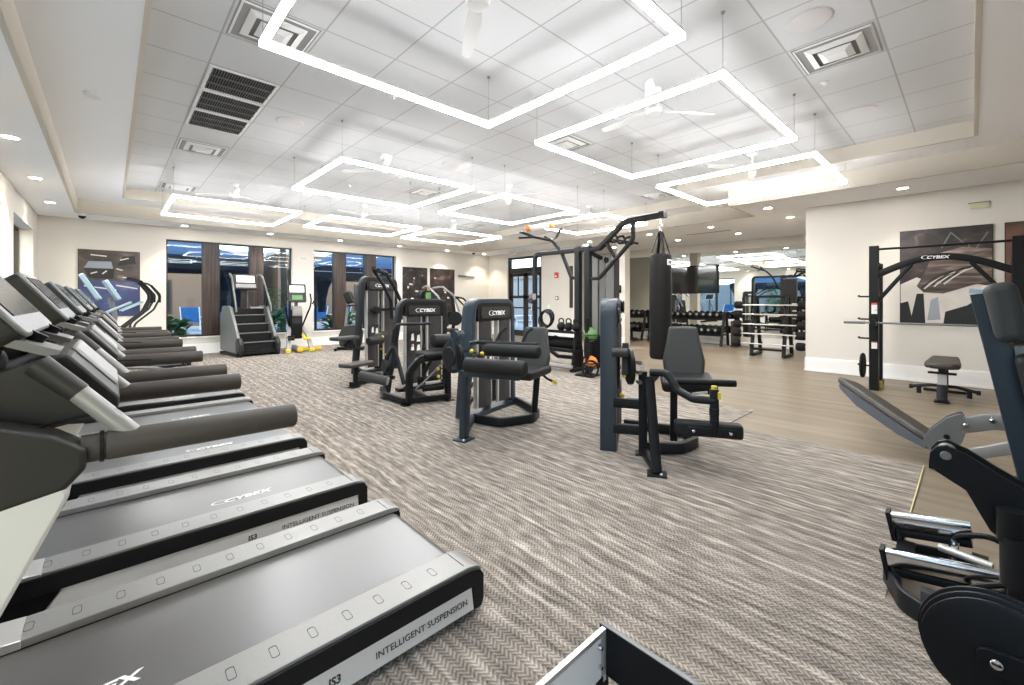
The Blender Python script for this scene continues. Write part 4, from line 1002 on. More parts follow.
h = MB(M_char); h.tube([(-.27, .36, .30), (-.27, .30, .55), (-.20, .25, .70), (-.16, .18, .45), (-.18, .0, .22)], .028, 10, .1); h.lathe([(.09, -.03), (.1, 0), (.09, .03)], (-.27, .34, .42), (1, 0, 0), 20); h.build('pivot_arm', t)
r = MB(M_padg); r.roller((-.82, -.15, .42), (-.58, -.38, .355), .055, .012, 16); r.use(M_silp); r.cyl((-.585, -.375, .356), (-.575, -.385, .353), .045, n=16); r.build('leg_roller', t)
r = MB(M_black); r.bar([(-.7, -.26, .38), (-.4, -.1, .34), (-.28, .1, .30)], .05, .05, .06); r.build('leg_roller_arm', t)
for k, z in enumerate((.16, .26)):
    r = MB(M_rubber); r.roller((-.02, -.20+.14*k, z), (.26, -.25+.14*k, z), .035, .008, 12); r.build('foot_roller', t)
for q in ((.12, -.34, .42), (.14, -.32, .32)):
    k = MB(M_yellow); k.sphere(q, .022); k.use(M_black); k.cyl(q, (q[0]+.15, q[1]+.02, q[2]), .008, n=8); k.build('adjust_knob', t)
k = MB(M_mgrey); k.tube([(.22, -.32, .50), (-.08, -.34, .28), (-.2, -.34, .2)], .012, 8, .05); k.build('linkage', t)

# ---------------------------------------------------------------- pulldown with overhead levers
t = thing('pulldown_machine', 'tall pulldown machine with two raised lever arms, behind the back extension', 'exercise machine', (3.46, 7.2, 0), 16)
tower(t, -.20, .80, .12, 1.72, M_char, D=.115, lean=.14)
f = MB(M_black); f.bar([(-1.08, -.66, .05), (-.28, -.50, .05)], .07, .07); f.bar([(-1.0, -.66, .05), (-1.0, -.66, .30)], .06, .06); f.bar([(-.30, -.62, .05), (-.30, .12, .05)], .06, .06); f.bar([(-.30, .15, .15), (-.34, .1, .12), (-.36, -.1, .05)], .05, .06, .05)
f.span((-1.10, -.72, 0), (-.96, -.60, .012)); f.build('base_frame', t)
s = MB(M_padb); s.box((-.98, -.66, .34), (.50, .24, .06), rz=.1); s.build('seat', t, bevel=.025, seg=4)
p = MB(M_padg); p.box((-.72, -.05, .68), (.44, .22, .06), rz=.05); p.build('arm_pad', t, bevel=.025, seg=4)
p = MB(M_black); p.bar([(-.62, -.05, .64), (-.55, -.05, .52), (-.25, .1, .45)], .06, .05, .06); p.lathe([(.05, -.05), (.06, 0), (.05, .05)], (-.66, -.05, .56), (0, 1, 0)); p.build('arm_pad_bracket', t)
p = MB(M_pad); p.roller((-.50, -.35, .62), (-.18, -.32, .62), .065, .02, 16); p.build('thigh_roller', t)
for s in (-1, 1):
    a = MB(M_char); y = -.18+.12*s
    a.tube([(-.40+.06*s, y-.25, 1.80+.03*s), (-.2, y-.15, 1.74), (.08, y-.02, 1.55), (.26, y, 1.30), (.34, y+.05, .95)], .03, 10, .15); ao = a.build('lever_arm', t)
    g = MB(M_rubber); g.tube([(-.42+.06*s, y-.26, 1.805+.03*s), (-.22, y-.16, 1.75)], .038, 10); g.build('hand_grip', ao)
a = MB(M_black); a.bar([(-.1, .05, 1.12), (.5, .0, 1.14)], .06, .05); a.lathe([(.06, -.04), (.07, 0), (.06, .04)], (.0, .02, 1.12), (0, 1, 0)); a.build('pivot_beam', t)
m = MB(M_dgrey); m.bar([(-.32, -.2, .62), (.25, .02, .70)], .16, .07); m.use(M_yellow); m.sphere((-.08, -.22, .66), .025); m.sphere((.1, -.1, .33), .02); m.build('thigh_bracket', t)

# ---------------------------------------------------------------- further machines in the middle distance
t = thing('chest_press_machine', 'dark press machine behind the back extension, before the dark far pictures', 'exercise machine', (6.2, 9.6, 0), 20)
tower(t, -.1, .78, .35, 1.55, M_black, D=.15, logo=False)
f = MB(M_black); f.bar([(-.5, -.5, .05), (.6, -.5, .05)], .07, .07); f.bar([(0, -.5, .05), (.1, .4, .05)], .07, .07); f.bar([(.1, -.5, .05), (.1, -.45, .55)], .07, .07); f.build('base_frame', t)
s = MB(M_pad); s.box((.1, -.4, .52), (.36, .36, .08)); s.build('seat', t, bevel=.03, seg=3)
s = MB(M_pad); s.box((.1, -.2, .95), (.34, .08, .7), rx=-.12); s.build('backrest', t, bevel=.03, seg=3)
for s_ in (-1, 1):
    a = MB(M_mgrey); a.tube([(.1+s_*.2, .3, 1.62), (.1+s_*.34, .05, 1.66), (.1+s_*.36, -.3, 1.4), (.1+s_*.30, -.5, 1.0)], .028, 10, .12); a.build('press_arm', t)
g = MB(M_green); g.box((.0, .2, 1.42), (.16, .05, .16)); g.use(M_orange); g.sphere((-.02, .17, 1.60), .05); g.build('placard', t)
t = thing('row_machine', 'dark rowing machine station with a tan pad before the far door corner', 'exercise machine', (7.6, 9.9, 0), -20)
f = MB(M_black); f.bar([(-.7, 0, .05), (.7, 0, .05)], .08, .07); f.bar([(-.65, -.3, .04), (-.65, .3, .04)], .06, .06); f.bar([(.6, -.3, .04), (.6, .3, .04)], .06, .06); f.bar([(-.6, 0, .05), (-.45, 0, .8), (-.55, 0, 1.45)], .08, .08, .2); f.bar([(.3, 0, .05), (.3, 0, .5)], .07, .07); f.build('frame', t)
s = MB(M_pad); s.box((.3, 0, .53), (.4, .34, .07)); s.build('seat', t, bevel=.03, seg=3)
s = MB(M_padb); s.box((-.1, 0, .98), (.10, .34, .36)); s.build('chest_pad', t, bevel=.03, seg=3)
for s_ in (-1, 1):
    a = MB(M_black); a.tube([(-.55, s_*.1, 1.4), (-.3, s_*.3, 1.35), (-.05, s_*.34, 1.1)], .025, 10, .12); a.build('row_arm', t)
    p = MB(M_black); p.lathe([(.06, -.03), (.19, -.03), (.2, 0), (.19, .03), (.06, .03)], (-.5, s_*.22, .78), (0, 1, 0), 24); p.build('weight_plate', t)
# ================================================================== heavy bag rig with cable column
K = .9
def S(x, y, z): return (K*x, K*y, 1.3+K*(z-1.3))
RX = 7.3
def rp(y, z, dx=0): p = S(RX+dx, y, z); return (p[0]-6.57, p[1]-5.04, p[2])
t = thing('cable_rig', 'tall black cable rig with a boom and hooked upper handles before the alcove', 'exercise rig', (6.57, 5.04, 0), 0)
c = MB(M_char)
for y in (5.48, 5.74):
    p = rp(y, 2.42); c.bar([(p[0], p[1], .01), (p[0], p[1], p[2])], .10, .12); c.box((p[0], p[1], .012), (.22, .20, .024))
p = rp(5.42, 2.36); q = rp(6.2, 2.36); c.bar([p, q], .09, .08); p = rp(5.50, 2.44); c.use(M_silver); c.box((p[0], p[1], p[2]), (.13, .14, .04)); c.build('columns', t)
b = MB(M_black); b.bar([rp(5.45, 2.34), rp(5.2, 2.36), rp(4.6, 2.82), rp(3.80, 2.84)], .07, .09, .10); b.bar([rp(5.45, 1.74), rp(5.20, 1.74), rp(4.42, 2.46), rp(4.42, 2.84)], .06, .06, .14); b.bar([rp(5.02, 2.44), rp(4.80, 2.10)], .05, .05); b.span((rp(3.8, 2.84)[0]-.06, rp(3.8, 2.84)[1]-.03, rp(3.8, 2.84)[2]-.05), (rp(3.8, 2.84)[0]+.06, rp(3.8, 2.84)[1]+.06, rp(3.8, 2.84)[2]+.05)); b.build('bag_boom', t)
b = MB(M_black); b.bar([rp(5.75, 1.76), rp(5.92, 1.78), rp(6.2, 2.36), rp(6.45, 2.62), rp(6.7, 2.74)], .06, .06, .1)
b.tube([rp(6.55, 2.66, -.02), rp(6.75, 2.72, -.3), rp(7.1, 2.86, -.34), rp(7.2, 2.88, -.30)], .028, 10, .1); b.tube([rp(6.5, 2.66, .02), rp(6.6, 2.76, .28), rp(6.55, 2.92, .34), rp(6.45, 2.93, .3)], .028, 10, .1); b.tube([rp(6.75, 2.72, -.3), rp(7.0, 2.7, -.55)], .022, 8); b.build('pull_up_handles', t)
b = MB(M_char); b.bar([rp(6.15, 2.36), rp(7.02, 2.37), rp(7.02, .40)], .08, .08, .14); b.bar([rp(7.02, .42), rp(6.3, .05, 0), rp(5.6, .07)], .07, .07, .1); b.build('side_frame', t)
m = MB(M_shroud); m.lathe([(.05, -.04), (.06, -.03), (.04, 0), (.06, .03), (.05, .04)], rp(7.02, 1.28, -.12), (1, 0, 0), 18); m.use(M_chrome); m.cyl(rp(7.02, 1.2, -.1), rp(7.02, 1.05, -.12), .02); m.box(rp(7.02, 1.38, -.08), (.1, .1, .12)); m.build('sliding_pulley', t)
g = MB(M_silp); x0 = .34
for k in range(3): g.span((x0, -.42+k*.17, .62), (x0+.05, -.29+k*.17, 2.15))
g.use(M_shroud); g.span((x0+.05, -.44, .1), (x0+.2, .1, 2.12)); g.build('cable_column', t)
g = MB(M_rubber)
for k in range(12): g.span((x0-.04, -.40, .10+k*.042), (x0+.12, .04, .138+k*.042))
g.build('weight_stack', t)
g = MB(M_black); g.span((x0-.06, -.46, .0), (x0+.22, .12, .09)); g.bar([(0, -.1, .04), (x0, -.2, .04)], .08, .07); g.build('column_base', t)
g = MB(M_black); g.bar([(x0+.1, -.16, 2.08), (0, -.14, 2.20)], .08, .06); g.build('top_link', t)
g = MB(M_black); g.lathe([(.05, -.02), (.06, 0), (.05, .02)], (x0-.12, -.36, 2.05), (0, 1, 0)); g.lathe([(.05, -.02), (.06, 0), (.05, .02)], (x0-.12, .0, 2.2), (0, 1, 0)); g.use(M_chrome); g.cyl((x0-.12, -.36, .6), (x0-.12, -.36, 2.02), .005, n=6); g.build('pulleys', t)
# dark multi-grip handle hanging on the boom side
h = MB(M_black); c0 = Vector(rp(4.86, 2.42, .35))
for k in range(3): h.tube([c0+Vector((0, -.22+k*.16, .04*k)), c0+Vector((0, -.16+k*.16, .14+.03*k)), c0+Vector((0, -.02+k*.16, .12+.04*k)), c0+Vector((0, -.06+k*.16, .0+.04*k))], .022, 8, .05, closed=True)
h.bar([c0+Vector((0, -.3, 0)), c0+Vector((0, .28, .14))], .04, .04); h.bar([c0+Vector((0, .25, .13)), rp(5.3, 2.36, .2), rp(5.45, 2.36)], .05, .05); h.build('handle_rack', t)

# heavy bag hanging from the boom
bx, by, _ = S(RX, 3.86, 1)
t = thing('heavy_bag', 'long black heavy punching bag hanging from the rig boom', 'punching bag', (bx, by, 0), 0)
b = MB(M_bag); b.lathe([(.10, .34), (.15, .345), (.168, .37), (.175, .42), (.172, .8), (.176, 1.3), (.172, 1.8), (.175, 1.98), (.165, 2.03), (.14, 2.05), (.05, 2.055)], n=28); b.build('bag_body', t)
b = MB(M_rubber)
for k in range(4):
    a = PI/4+k*PI/2; b.bar([(.155*math.cos(a), .155*math.sin(a), 2.03), (.03*math.cos(a), .03*math.sin(a), 2.42)], .05, .008, up=(math.cos(a), math.sin(a), 0))
b.build('straps', t)
b = MB(M_chrome); b.tube([(.028*math.cos(2*PI*k/12), 0, 2.44+.028*math.sin(2*PI*k/12)) for k in range(12)], .007, 6, closed=True); b.tube([(0, .022*math.cos(2*PI*k/12), 2.505+.036*math.sin(2*PI*k/12)) for k in range(12)], .007, 6, closed=True); b.cyl((0, 0, 2.54), (0, 0, 2.66), .012, n=8); b.build('swivel', t)
b = MB(M_paper); th0 = math.radians(-118)
vs = []
for k in range(7):
    a = th0+math.radians(7*k); vs += [(.1785*math.cos(a), .1785*math.sin(a), 1.86), (.1785*math.cos(a), .1785*math.sin(a), 1.95)]
b.add(vs, [(2*k, 2*k+2, 2*k+3, 2*k+1) for k in range(6)]); b.use(M_logod)
a = th0+math.radians(21); b.text('PM', (.180*math.cos(a), .180*math.sin(a), 1.88), (-math.sin(a), math.cos(a), 0), (0, 0, 1), .065, 1.1, bold=.04); b.build('label_patch', t)

# rolled straps resting on the upper handles
t = thing('foam_roller', 'white roll with orange ends lying across the rig upper handles', 'roller', rp(6.85, 2.97)[0:3] and (6.57+rp(6.85, 2.97)[0], 5.04+rp(6.85, 2.97)[1], rp(6.85, 2.97)[2]), 0)
r = MB(M_paper); r.roller((-.14, .14, 0.0), (.02, -.26, .02), .055, .01, 16); r.build('roll', t)
r = MB(M_orange); r.roller((-.175, .23, 0), (-.14, .14, .0), .068, .012, 16); r.roller((.02, -.26, .02), (.05, -.33, .02), .06, .012, 16); r.build('end_bands', t)

# storage rack with kettlebells and rope
t = thing('storage_rack', 'low black storage rack holding kettlebells and rope, left of the cable rig', 'rack', (6.22, 5.4, 0), 0)
f = MB(M_black)
for y in (-.5, .5):
    f.bar([(-.16, y, .02), (-.05, y, .72)], .05, .04); f.bar([(.16, y, .02), (.05, y, .72)], .05, .04); f.bar([(-.2, y, .03), (.2, y, .03)], .06, .05)
f.bar([(.1, -.5, .5), (.1, .5, .5)], .03, .03); f.build('frame', t)
for z, w in ((.70, .30), (.36, .34)):
    s = MB(M_black); s.box((0, 0, z), (w, 1.02, .02)); s.box((-w/2, 0, z+.02), (.015, 1.02, .05)); s.build('shelf', t)
s = MB(M_silver); s.bar([(-.17, -.52, .10), (-.17, .30, .10)], .05, .05); s.build('front_bar', t)
def kettlebell():
    b = MB(M_rubber); b.sphere((0, 0, .085), .085, sc=(1, 1, .98)); b.tube([(0, -.05, .13), (0, -.06, .20), (0, -.035, .235), (0, .035, .235), (0, .06, .20), (0, .05, .13)], .013, 8, .03); return b
kb = None
for i, y in enumerate((-.40, -.22, -.04)):
    l = 'kettlebell on the storage rack top shelf, %s from the rig' % ORD[i]
    if kb is None: kb = kettlebell().build('kettlebell'); o = kb
    else: o = kb.copy(); COL.objects.link(o)
    o.location = (6.3, 5.4+y, .71); tag(o, l, 'kettlebell', 'kettlebells on the storage rack')
b = MB(M_rubber)
for k in range(4):
    r = .19-.012*k; b.tube([(.05*math.sin(j*PI/8+k), r*math.cos(j*PI/8), .22+r*math.sin(j*PI/8)*.92) for j in range(16)], .020, 8, closed=True)
o = b.build('battle_rope'); o.location = (6.28, 5.73, .712); tag(o, 'coil of black rope standing on the storage rack top shelf', 'rope')
b = MB(M_rubber); b.roller((0, -.42, .12), (0, .36, .12), .11, .03, 16); b.tube([(-.1, -.3, .14), (-.16, -.05, .26), (-.1, .2, .14)], .014, 8, .1); o = b.build('duffel_roll'); o.location = (6.3, 5.42, .372); tag(o, 'black rolled bag on the storage rack lower shelf', 'bag')

# ball stand with two balls and plate
t = thing('ball_stand', 'slim upright stand in front of the rig with two ball cradles', 'stand', (6.0, 4.52, 0), 0)
f = MB(M_black); f.bar([(0, 0, .01), (0, 0, 1.0)], .06, .06); f.xy([(-.16, -.16), (.16, -.16), (.16, .16), (-.16, .16)], .012, .024, .03)
for z in (.12, .62): f.tube([(.09+.10*math.cos(2*PI*k/14), .10*math.sin(2*PI*k/14), z) for k in range(14)], .010, 6, closed=True)
f.build('post', t)
def medball(mat, stripe, label, loc):
    t = thing('medicine_ball', label, 'ball', loc); b = MB(mat); b.sphere((0, 0, 0), .125, 20, 12); b.build('ball', t)
    b = MB(stripe); b.tube([(.122*math.cos(2*PI*k/20), .122*math.sin(2*PI*k/20), 0) for k in range(20)], .012, 6, closed=True); b.build('seam_band', t)
medball(M_green, M_dgrey, 'green and grey medicine ball on the upper cradle of the slim stand', (6.09, 4.52, .70))
medball(M_orange, M_black, 'orange and black medicine ball on the lower cradle of the slim stand', (6.09, 4.52, .21))
b = MB(M_rubber)
b.tube([(.135*math.cos(2*PI*k/24), 0, .15+.135*math.sin(2*PI*k/24)) for k in range(24)], .018, 8, closed=True); b.lathe([(.03, -.012), (.05, -.012), (.05, .012), (.03, .012)], (0, 0, .15), (0, 1, 0), 18)
for k in range(3): a = 2*PI*k/3+.5; b.bar([(.045*math.cos(a), 0, .15+.045*math.sin(a)), (.125*math.cos(a), 0, .15+.125*math.sin(a))], .03, .02)
o = b.build('weight_plate'); o.location = (5.86, 4.34, -.003); o.rotation_euler = (math.radians(-8), 0, math.radians(-35)); tag(o, 'black spoked weight plate leaning upright against the slim stand', 'weight plate')

# ================================================================== dumbbell racks
def db_rack(yc, n, L, label, which):
    t = thing('dumbbell_rack', label, 'dumbbell rack', (12.72, yc, 0), 0, 'dumbbell racks under the mirror')
    f = MB(M_black)
    for s in (-1, 1):
        y = s*(L/2+.03); f.bar([(-.30, y, .01), (-.02, y, .95)], .07, .05); f.bar([(.22, y, .01), (.10, y, .95)], .07, .05); f.bar([(-.22, y, .30), (.18, y, .34)], .05, .04)
    f.bar([(.17, -L/2-.03, .50), (.17, L/2+.03, .50)], .05, .04); f.build('frame', t)
    pos = []
    for (x, z) in ((-.02, .77), (-.14, .33)):
        s = MB(M_black)
        for dx in (-.12, .10): s.box((x+dx, 0, z-.02+.12*dx), (.05, L, .03), ry=-.2); s.box((x+dx, 0, z+.01+.12*dx), (.012, L, .05), ry=-.2)
        s.build('shelf', t)
        for k in range(n): pos.append((12.72+x, yc-L/2+.12+k*(L-.24)/(n-1), z+.085, z > .5, k))
    return pos
def make_db():
    b = MB(M_rubber)
    for s in (-1, 1):
        b.lathe([(.055, -.055), (.078, -.045), (.084, -.02), (.084, .025), (.070, .05), (.05, .055)], (s*.115, 0, 0), (s, 0, 0), 14)
        b.use(M_mgrey); b.cyl((s*.168, 0, 0), (s*.174, 0, 0), .036, n=14); b.use(M_rubber)
    b.use(M_chrome); b.cyl((-.08, 0, 0), (.08, 0, 0), .016, n=10)
    return b.build('dumbbell')
db0 = None
for (yc, n, L, lab, side) in [(5.88, 11, 2.15, 'long two-tier dumbbell rack under the television', 'rack under the television'), (7.98, 7, 1.45, 'two-tier dumbbell rack in the alcove behind the heavy bag', 'rack behind the heavy bag')]:
    for (x, y, z, up, k) in db_rack(yc, n, L, lab, side):
        if db0 is None: o = db0 = make_db()
        else: o = db0.copy(); COL.objects.link(o)
        o.location = (x, y, z); o.rotation_euler = (0, .2, 0)
        tag(o, 'round dumbbell %s from the right, %s tier, %s' % (ORD[k], 'upper' if up else 'lower', side), 'dumbbell', 'dumbbells on the racks')

t = thing('television', 'large dark television mounted on the mirror above the dumbbells', 'television', (13.12, 5.95, 1.93), 0)
b = MB(M_black); b.box((0, 0, 0), (.06, 1.60, .86)); b.box((.0425, 0, 0), (.05, .5, .4)); b.build('cabinet', t, bevel=.006)
b = MB(plain('tv_glass', (.012, .012, .013), .08, coat=.3)); b.box((-.0315, 0, .005), (.003, 1.56, .82)); b.build('screen', t)
b = MB(M_wood); b.span((12.55, 4.42, 0), (12.9, 4.56, .72)); tag(b.build('wood_post_box', bevel=.004), 'brown wooden upright box between dumbbell rack and barbell rack', 'box')

# ================================================================== barbell rack with fixed barbells
t = thing('barbell_rack', 'brown-black upright rack of fixed barbells at the alcove mouth', 'barbell rack', (11.3, 3.2, 0), 0)
f = MB(M_black)
for y in (-.33, .33):
    f.bar([(-.32, y, .01), (-.06, y, 1.36)], .07, .07); f.bar([(.32, y, .01), (.06, y, 1.36)], .07, .07); f.bar([(-.34, y, .03), (.34, y, .03)], .07, .06)
    for z in (.27, .50, .72, .95, 1.17):
        x = -.32+.26*z/1.36; f.bar([(x-.02, y, z-.05), (x-.10, y, z-.04), (x-.115, y, z+.0)], .05, .02); f.bar([(-x+.02, y, z-.05), (-x+.10, y, z-.04), (-x+.115, y, z+.0)], .05, .02)
f.bar([(-.05, -.36, 1.38), (-.05, .36, 1.38)], .06, .06); f.bar([(.05, -.36, 1.38), (.05, .36, 1.38)], .06, .06); f.bar([(-.28, -.33, .16), (-.28, .33, .16)], .05, .05); f.bar([(-.2, -.33, .62), (-.2, .33, .62)], .04, .04); f.build('frame', t)
bb0 = None
for i, z in enumerate((.27, .50, .72, .95, 1.17)):
    x = 11.3-.32+.26*z/1.36-.07
    if bb0 is None:
        b = MB(M_silver); b.cyl((0, -.60, 0), (0, .60, 0), .016, n=12); b.use(M_rubber)
        for s in (-1, 1):
            b.lathe([(.05, -.09), (.08, -.08), (.092, -.05), (.092, .05), (.08, .08), (.05, .09)], (0, s*.66, 0), (0, s, 0), 18); b.use(M_mgrey); b.cyl((0, s*.745, 0), (0, s*.752, 0), .05); b.use(M_rubber)
        o = bb0 = b.build('barbell')
    else: o = bb0.copy(); COL.objects.link(o)
    o.location = (x, 3.2, z+.012); tag(o, 'fixed barbell with round black heads, %s from the bottom of its rack' % ORD[i], 'barbell', 'barbells on the rack')

# ================================================================== power rack on the right
t = thing('power_rack', 'tall black power rack with an arched logo beam by the right wall', 'power rack', (8.08, .29, 0), 0)
for (s, l) in ((1, .67), (-1, -.67)):
    p = MB(M_black); p.span((-.045, l-.06 if s < 0 else l-.045, 0), (.045, l+.06 if s > 0 else l+.045, 2.08)); p.use(M_mgrey)
    for k in range(28): p.span((-.012, l-s*.0455-.0006, .35+k*.06), (.012, l-s*.0455+.0006, .368+k*.06))
    p.use(M_paper); p.span((-.0462, l-.032, 1.10), (-.0448, l+.032, 1.26)); p.span((-.0462, l-.032, .60), (-.0448, l+.032, .70)); p.use(M_red); p.span((-.0468, l-.032, 1.23), (-.0450, l+.032, 1.26)); p.span((-.0468, l-.032, .685), (-.0450, l+.032, .70)); p.span((-.0468, l-.03, 1.15), (-.0450, l-.005, 1.16))
    p.build('front_post', t)
    q = MB(M_black); q.span((.51, l-.03, 0), (.57, l+.03, 1.85)); q.bar([(0, l, .05), (.62, l, .05)], .08, .08); q.bar([(0, l, 1.82), (.54, l, 1.82)], .06, .06); q.build('rear_post', t)
    y = MB(M_yellow); y.span((.06, l-s*.02-.05, .02), (.16, l-s*.02+.05, .11)); y.build('yellow_bracket', t, bevel=.01)
    for z in (.34, .74, 1.02, 1.35):
        g = MB(M_black); g.cyl((.03, l+s*.04, z), (.03, l+s*.18, z), .013, n=10); g.cyl((.03, l+s*.18, z), (.03, l+s*.19, z+.02), .016, n=10); g.build('storage_peg', t)
    h = MB(M_black); h.span((-.17, l-.03, .93), (-.04, l+.03, .955)); h.span((-.19, l-.03, .93), (-.17, l+.03, 1.02)); h.build('bar_hook', t)
b = MB(M_black)
N = 17; arch = [(0, .645-1.29*k/(N-1), 1.66+.22*math.sin(PI*k/(N-1))) for k in range(N)]
b.bar(arch, .05, .09, 0, up=(0, 0, 1)); b.use(M_logo); b.logo((-.027, .04, 1.855), (0, -1, -.02), (0, -.02, 1), .055); b.build('arched_beam', t)
for s in (-1, 1):
    b = MB(M_black); b.bar([(0, s*.64, 1.28), (.0, s*.28, 1.79)], .05, .05); b.build('brace', t)
b = MB(M_black); b.cyl((.0, -.67, 2.03), (.0, .67, 2.03), .016, n=12); b.build('pull_up_bar', t)
b = MB(M_mgrey); b.cyl((0, -.95, 0), (0, 1.02, 0), .014, n=12); b.use(M_mgrey); b.cyl((0, .78, 0), (0, 1.03, 0), .022, n=12); b.cyl((0, -1.0, 0), (0, -.75, 0), .022, n=12); o = b.build('olympic_bar'); o.location = (7.965, .27, .975); tag(o, 'long steel barbell resting on the power rack hooks without plates', 'barbell')
b = MB(M_rubber); b.lathe([(.03, -.02), (.17, -.02), (.185, 0), (.17, .02), (.03, .02)], (0, 0, 0), (0, 1, 0), 26); o = b.build('weight_plate'); o.location = (8.11, 1.10, .34); tag(o, 'black weight plate on the lowest peg of the power rack', 'weight plate')

def bench(name, label, loc, deg):
    t = thing(name, label, 'bench', loc, deg)
    p = MB(M_padb); p.xy([(-.03, -.10), (.05, -.165), (.25, -.17), (1.05, -.14), (1.05, .14), (.25, .17), (.05, .165), (-.03, .10)], .462, .075, .04); p.build('pad', t, bevel=.03, seg=4)
    f = MB(M_silver); f.box((.10, 0, .285), (.075, .085, .13)); f.use(M_black); f.bar([(.02, 0, .405), (1.0, 0, .405)], .07, .04); f.box((.08, 0, .365), (.12, .26, .018)); f.bar([(.02, 0, .02), (.10, 0, .22)], .10, .06); f.bar([(.10, 0, .2), (.14, 0, .40)], .05, .05); f.bar([(.95, 0, .02), (.9, 0, .38)], .07, .06); f.build('frame', t)
    f = MB(M_char); f.tube([(.50, -.32, .10), (.46, -.12, .15), (.46, .12, .15), (.50, .32, .10)], .022, 10, .06); f.bar([(.46, 0, .14), (.3, 0, .38)], .06, .05); f.cyl((.50, -.34, .10), (.50, -.30, .10), .03); f.cyl((.50, .30, .10), (.50, .34, .10), .03); f.bar([(.48, -.24, .02), (.48, -.24, .12)], .05, .05); f.bar([(.48, .24, .02), (.48, .24, .12)], .05, .05); f.build('stabiliser', t)
    f = MB(M_black); f.xy([(-.03, -.07), (.10, -.07), (.10, .07), (-.03, .07)], .012, .024); f.build('foot', t)
    f = MB(M_black); f.box((.95, 0, .015), (.08, .44, .03)); f.build('foot', t)
    return t
bench('flat_bench', 'flat bench with a brown pad under the barbell of the power rack', (7.68, .26, 0), 0)
bench('flat_bench', 'dark flat bench before the dumbbells, mostly hidden behind the heavy bag', (11.4, 7.35, 0), 10)

# ================================================================== decline bench on the right
t = thing('decline_bench', 'black decline bench with its long pad sloping down toward the slanted machine', 'bench', (0, 0, 0), 0)
P0 = Vector((5.46, .87, .475)); P1 = Vector((4.82, .18, .165)); ax = (P1-P0).normalized(); side = ax.cross(Vector((.22, -.22, 1))).normalized(); up = side.cross(ax)
p = MB(M_padb); L = (P1-P0).length; p.prism([(0, -.10), (.06, -.12), (L-.1, -.12), (L, -.10), (L, .10), (L-.1, .12), (.06, .12), (0, .10)], P0, ax, side, .055, .03); p.build('pad', t, bevel=.018, seg=3)
f = MB(M_slate_sheen); f.prism([(.05, -.03), (L+.02, -.03), (L+.02, -.075), (L-.2, -.11), (.32, -.115), (.10, -.075), (.05, -.055)], P0, ax, up, .20, .02); f.use(M_mgrey); f.box(P0+ax*.42-up*.11, (.02, .05, .02)); f.build('pad_frame', t)
pl = MB(M_mgrey); q = [onp for onp in [(.265, .20), (.22, .30), (.13, .41), (.05, .46), (.02, .36), (.05, .24), (.12, .16), (.22, .14)]]
pl.prism(q, (4.62, 0, 0), (0, 1, 0), (0, 0, 1), .025, .02); pl.prism(q, (4.74, 0, 0), (0, 1, 0), (0, 0, 1), .025, .02)
pl.use(M_black); pl.cyl((4.60, .13, .27), (4.607, .13, .27), .018); pl.use(M_chrome); pl.cyl((4.60, .04, .33), (4.607, .04, .33), .018); pl.build('angle_plate', t)
f = MB(M_mgrey); f.bar([(4.68, .12, .33), (4.62, -.10, .43), (4.5, -.45, .50)], .09, .11, .08); f.use(M_silp); f.bar([(4.45, .12, .15), (4.40, -.35, .40)], .07, .075); bolt(f, (4.56, -.10, .44), (-1, 0, 0), .02); bolt(f, (4.56, .03, .38), (-1, 0, 0), .02); bolt(f, (4.40, .04, .20), (-1, 0, 0), .02); f.build('support_arm', t)
f = MB(M_black); f.bar([(4.66, .22, .035), (4.5, -.6, .035)], .08, .07); f.bar([(4.62, .10, .04), (4.70, .10, .20)], .06, .05); f.bar([(4.5, -.45, .04), (4.5, -.45, .46)], .07, .07); f.bar([(4.2, -.15, .12), (4.6, -.5, .16)], .09, .05); f.bar([(4.2, -.15, .02), (4.2, -.15, .14)], .06, .06); f.build('base_frame', t)

# ================================================================== slanted plate machine at the right edge
t = thing('plate_machine', 'black machine with slanted padded post and chrome rails, cut off at the right edge', 'exercise machine', (0, 0, 0), 0)
b = MB(M_slate_sheen); b.bar([(2.9, -.035, 1.33), (2.9, -.225, .26)], .085, .13, up=(1, 0, 0)); b.use(M_lblue); b.box((2.9, -.033, 1.335), (.13, .085, .02), rx=.18); b.build('slanted_post', t)
def slant(y, z): return y-.1776*(1.33-z)
p = MB(M_padg); M = Matrix.Translation((2.9, slant(-.084, 1.25), 1.25)) @ Matrix.Rotation(-.176, 4, 'X'); m = MB(M_padg); m.box((-.03, 0, 0), (.34, .10, .25)); p.add([M @ v for v in m.v], m.f); p.build('head_pad', t, bevel=.035, seg=4)
p = MB(M_pad); M = Matrix.Translation((2.9, slant(-.118, .80), .80)) @ Matrix.Rotation(-.176, 4, 'X'); m = MB(M_pad); m.box((0, 0, 0), (.32, .09, .56)); p.add([M @ v for v in m.v], m.f); p.build('back_pad', t, bevel=.035, seg=4)
p = MB(M_silp); M = Matrix.Translation((2.9, slant(-.13, 1.075), 1.075)); m = MB(M_silp); m.box((0, 0, 0), (.1, .10, .05)); p.add([M @ v for v in m.v], m.f); p.build('pad_bracket', t)
lv = MB(M_black)
pxs = [(930, 452), (936, 446), (946, 445), (968, 455), (1000, 475), (1026, 490), (1060, 510), (1060, 560), (1010, 547), (990, 530), (975, 505), (966, 490), (935, 470), (929, 461)]
def onx(px, py, x):
    yaw = math.atan(402/430.); l = (px-512)/430.; fx = math.sin(yaw); fy = math.cos(yaw)
    d = (fx+fy*l, fy-fx*l, -(py-300)/430.); k = x/d[0]; return (d[1]*k, 1.3+d[2]*k)
lp = [onx(a, c, 2.5) for a, c in pxs]
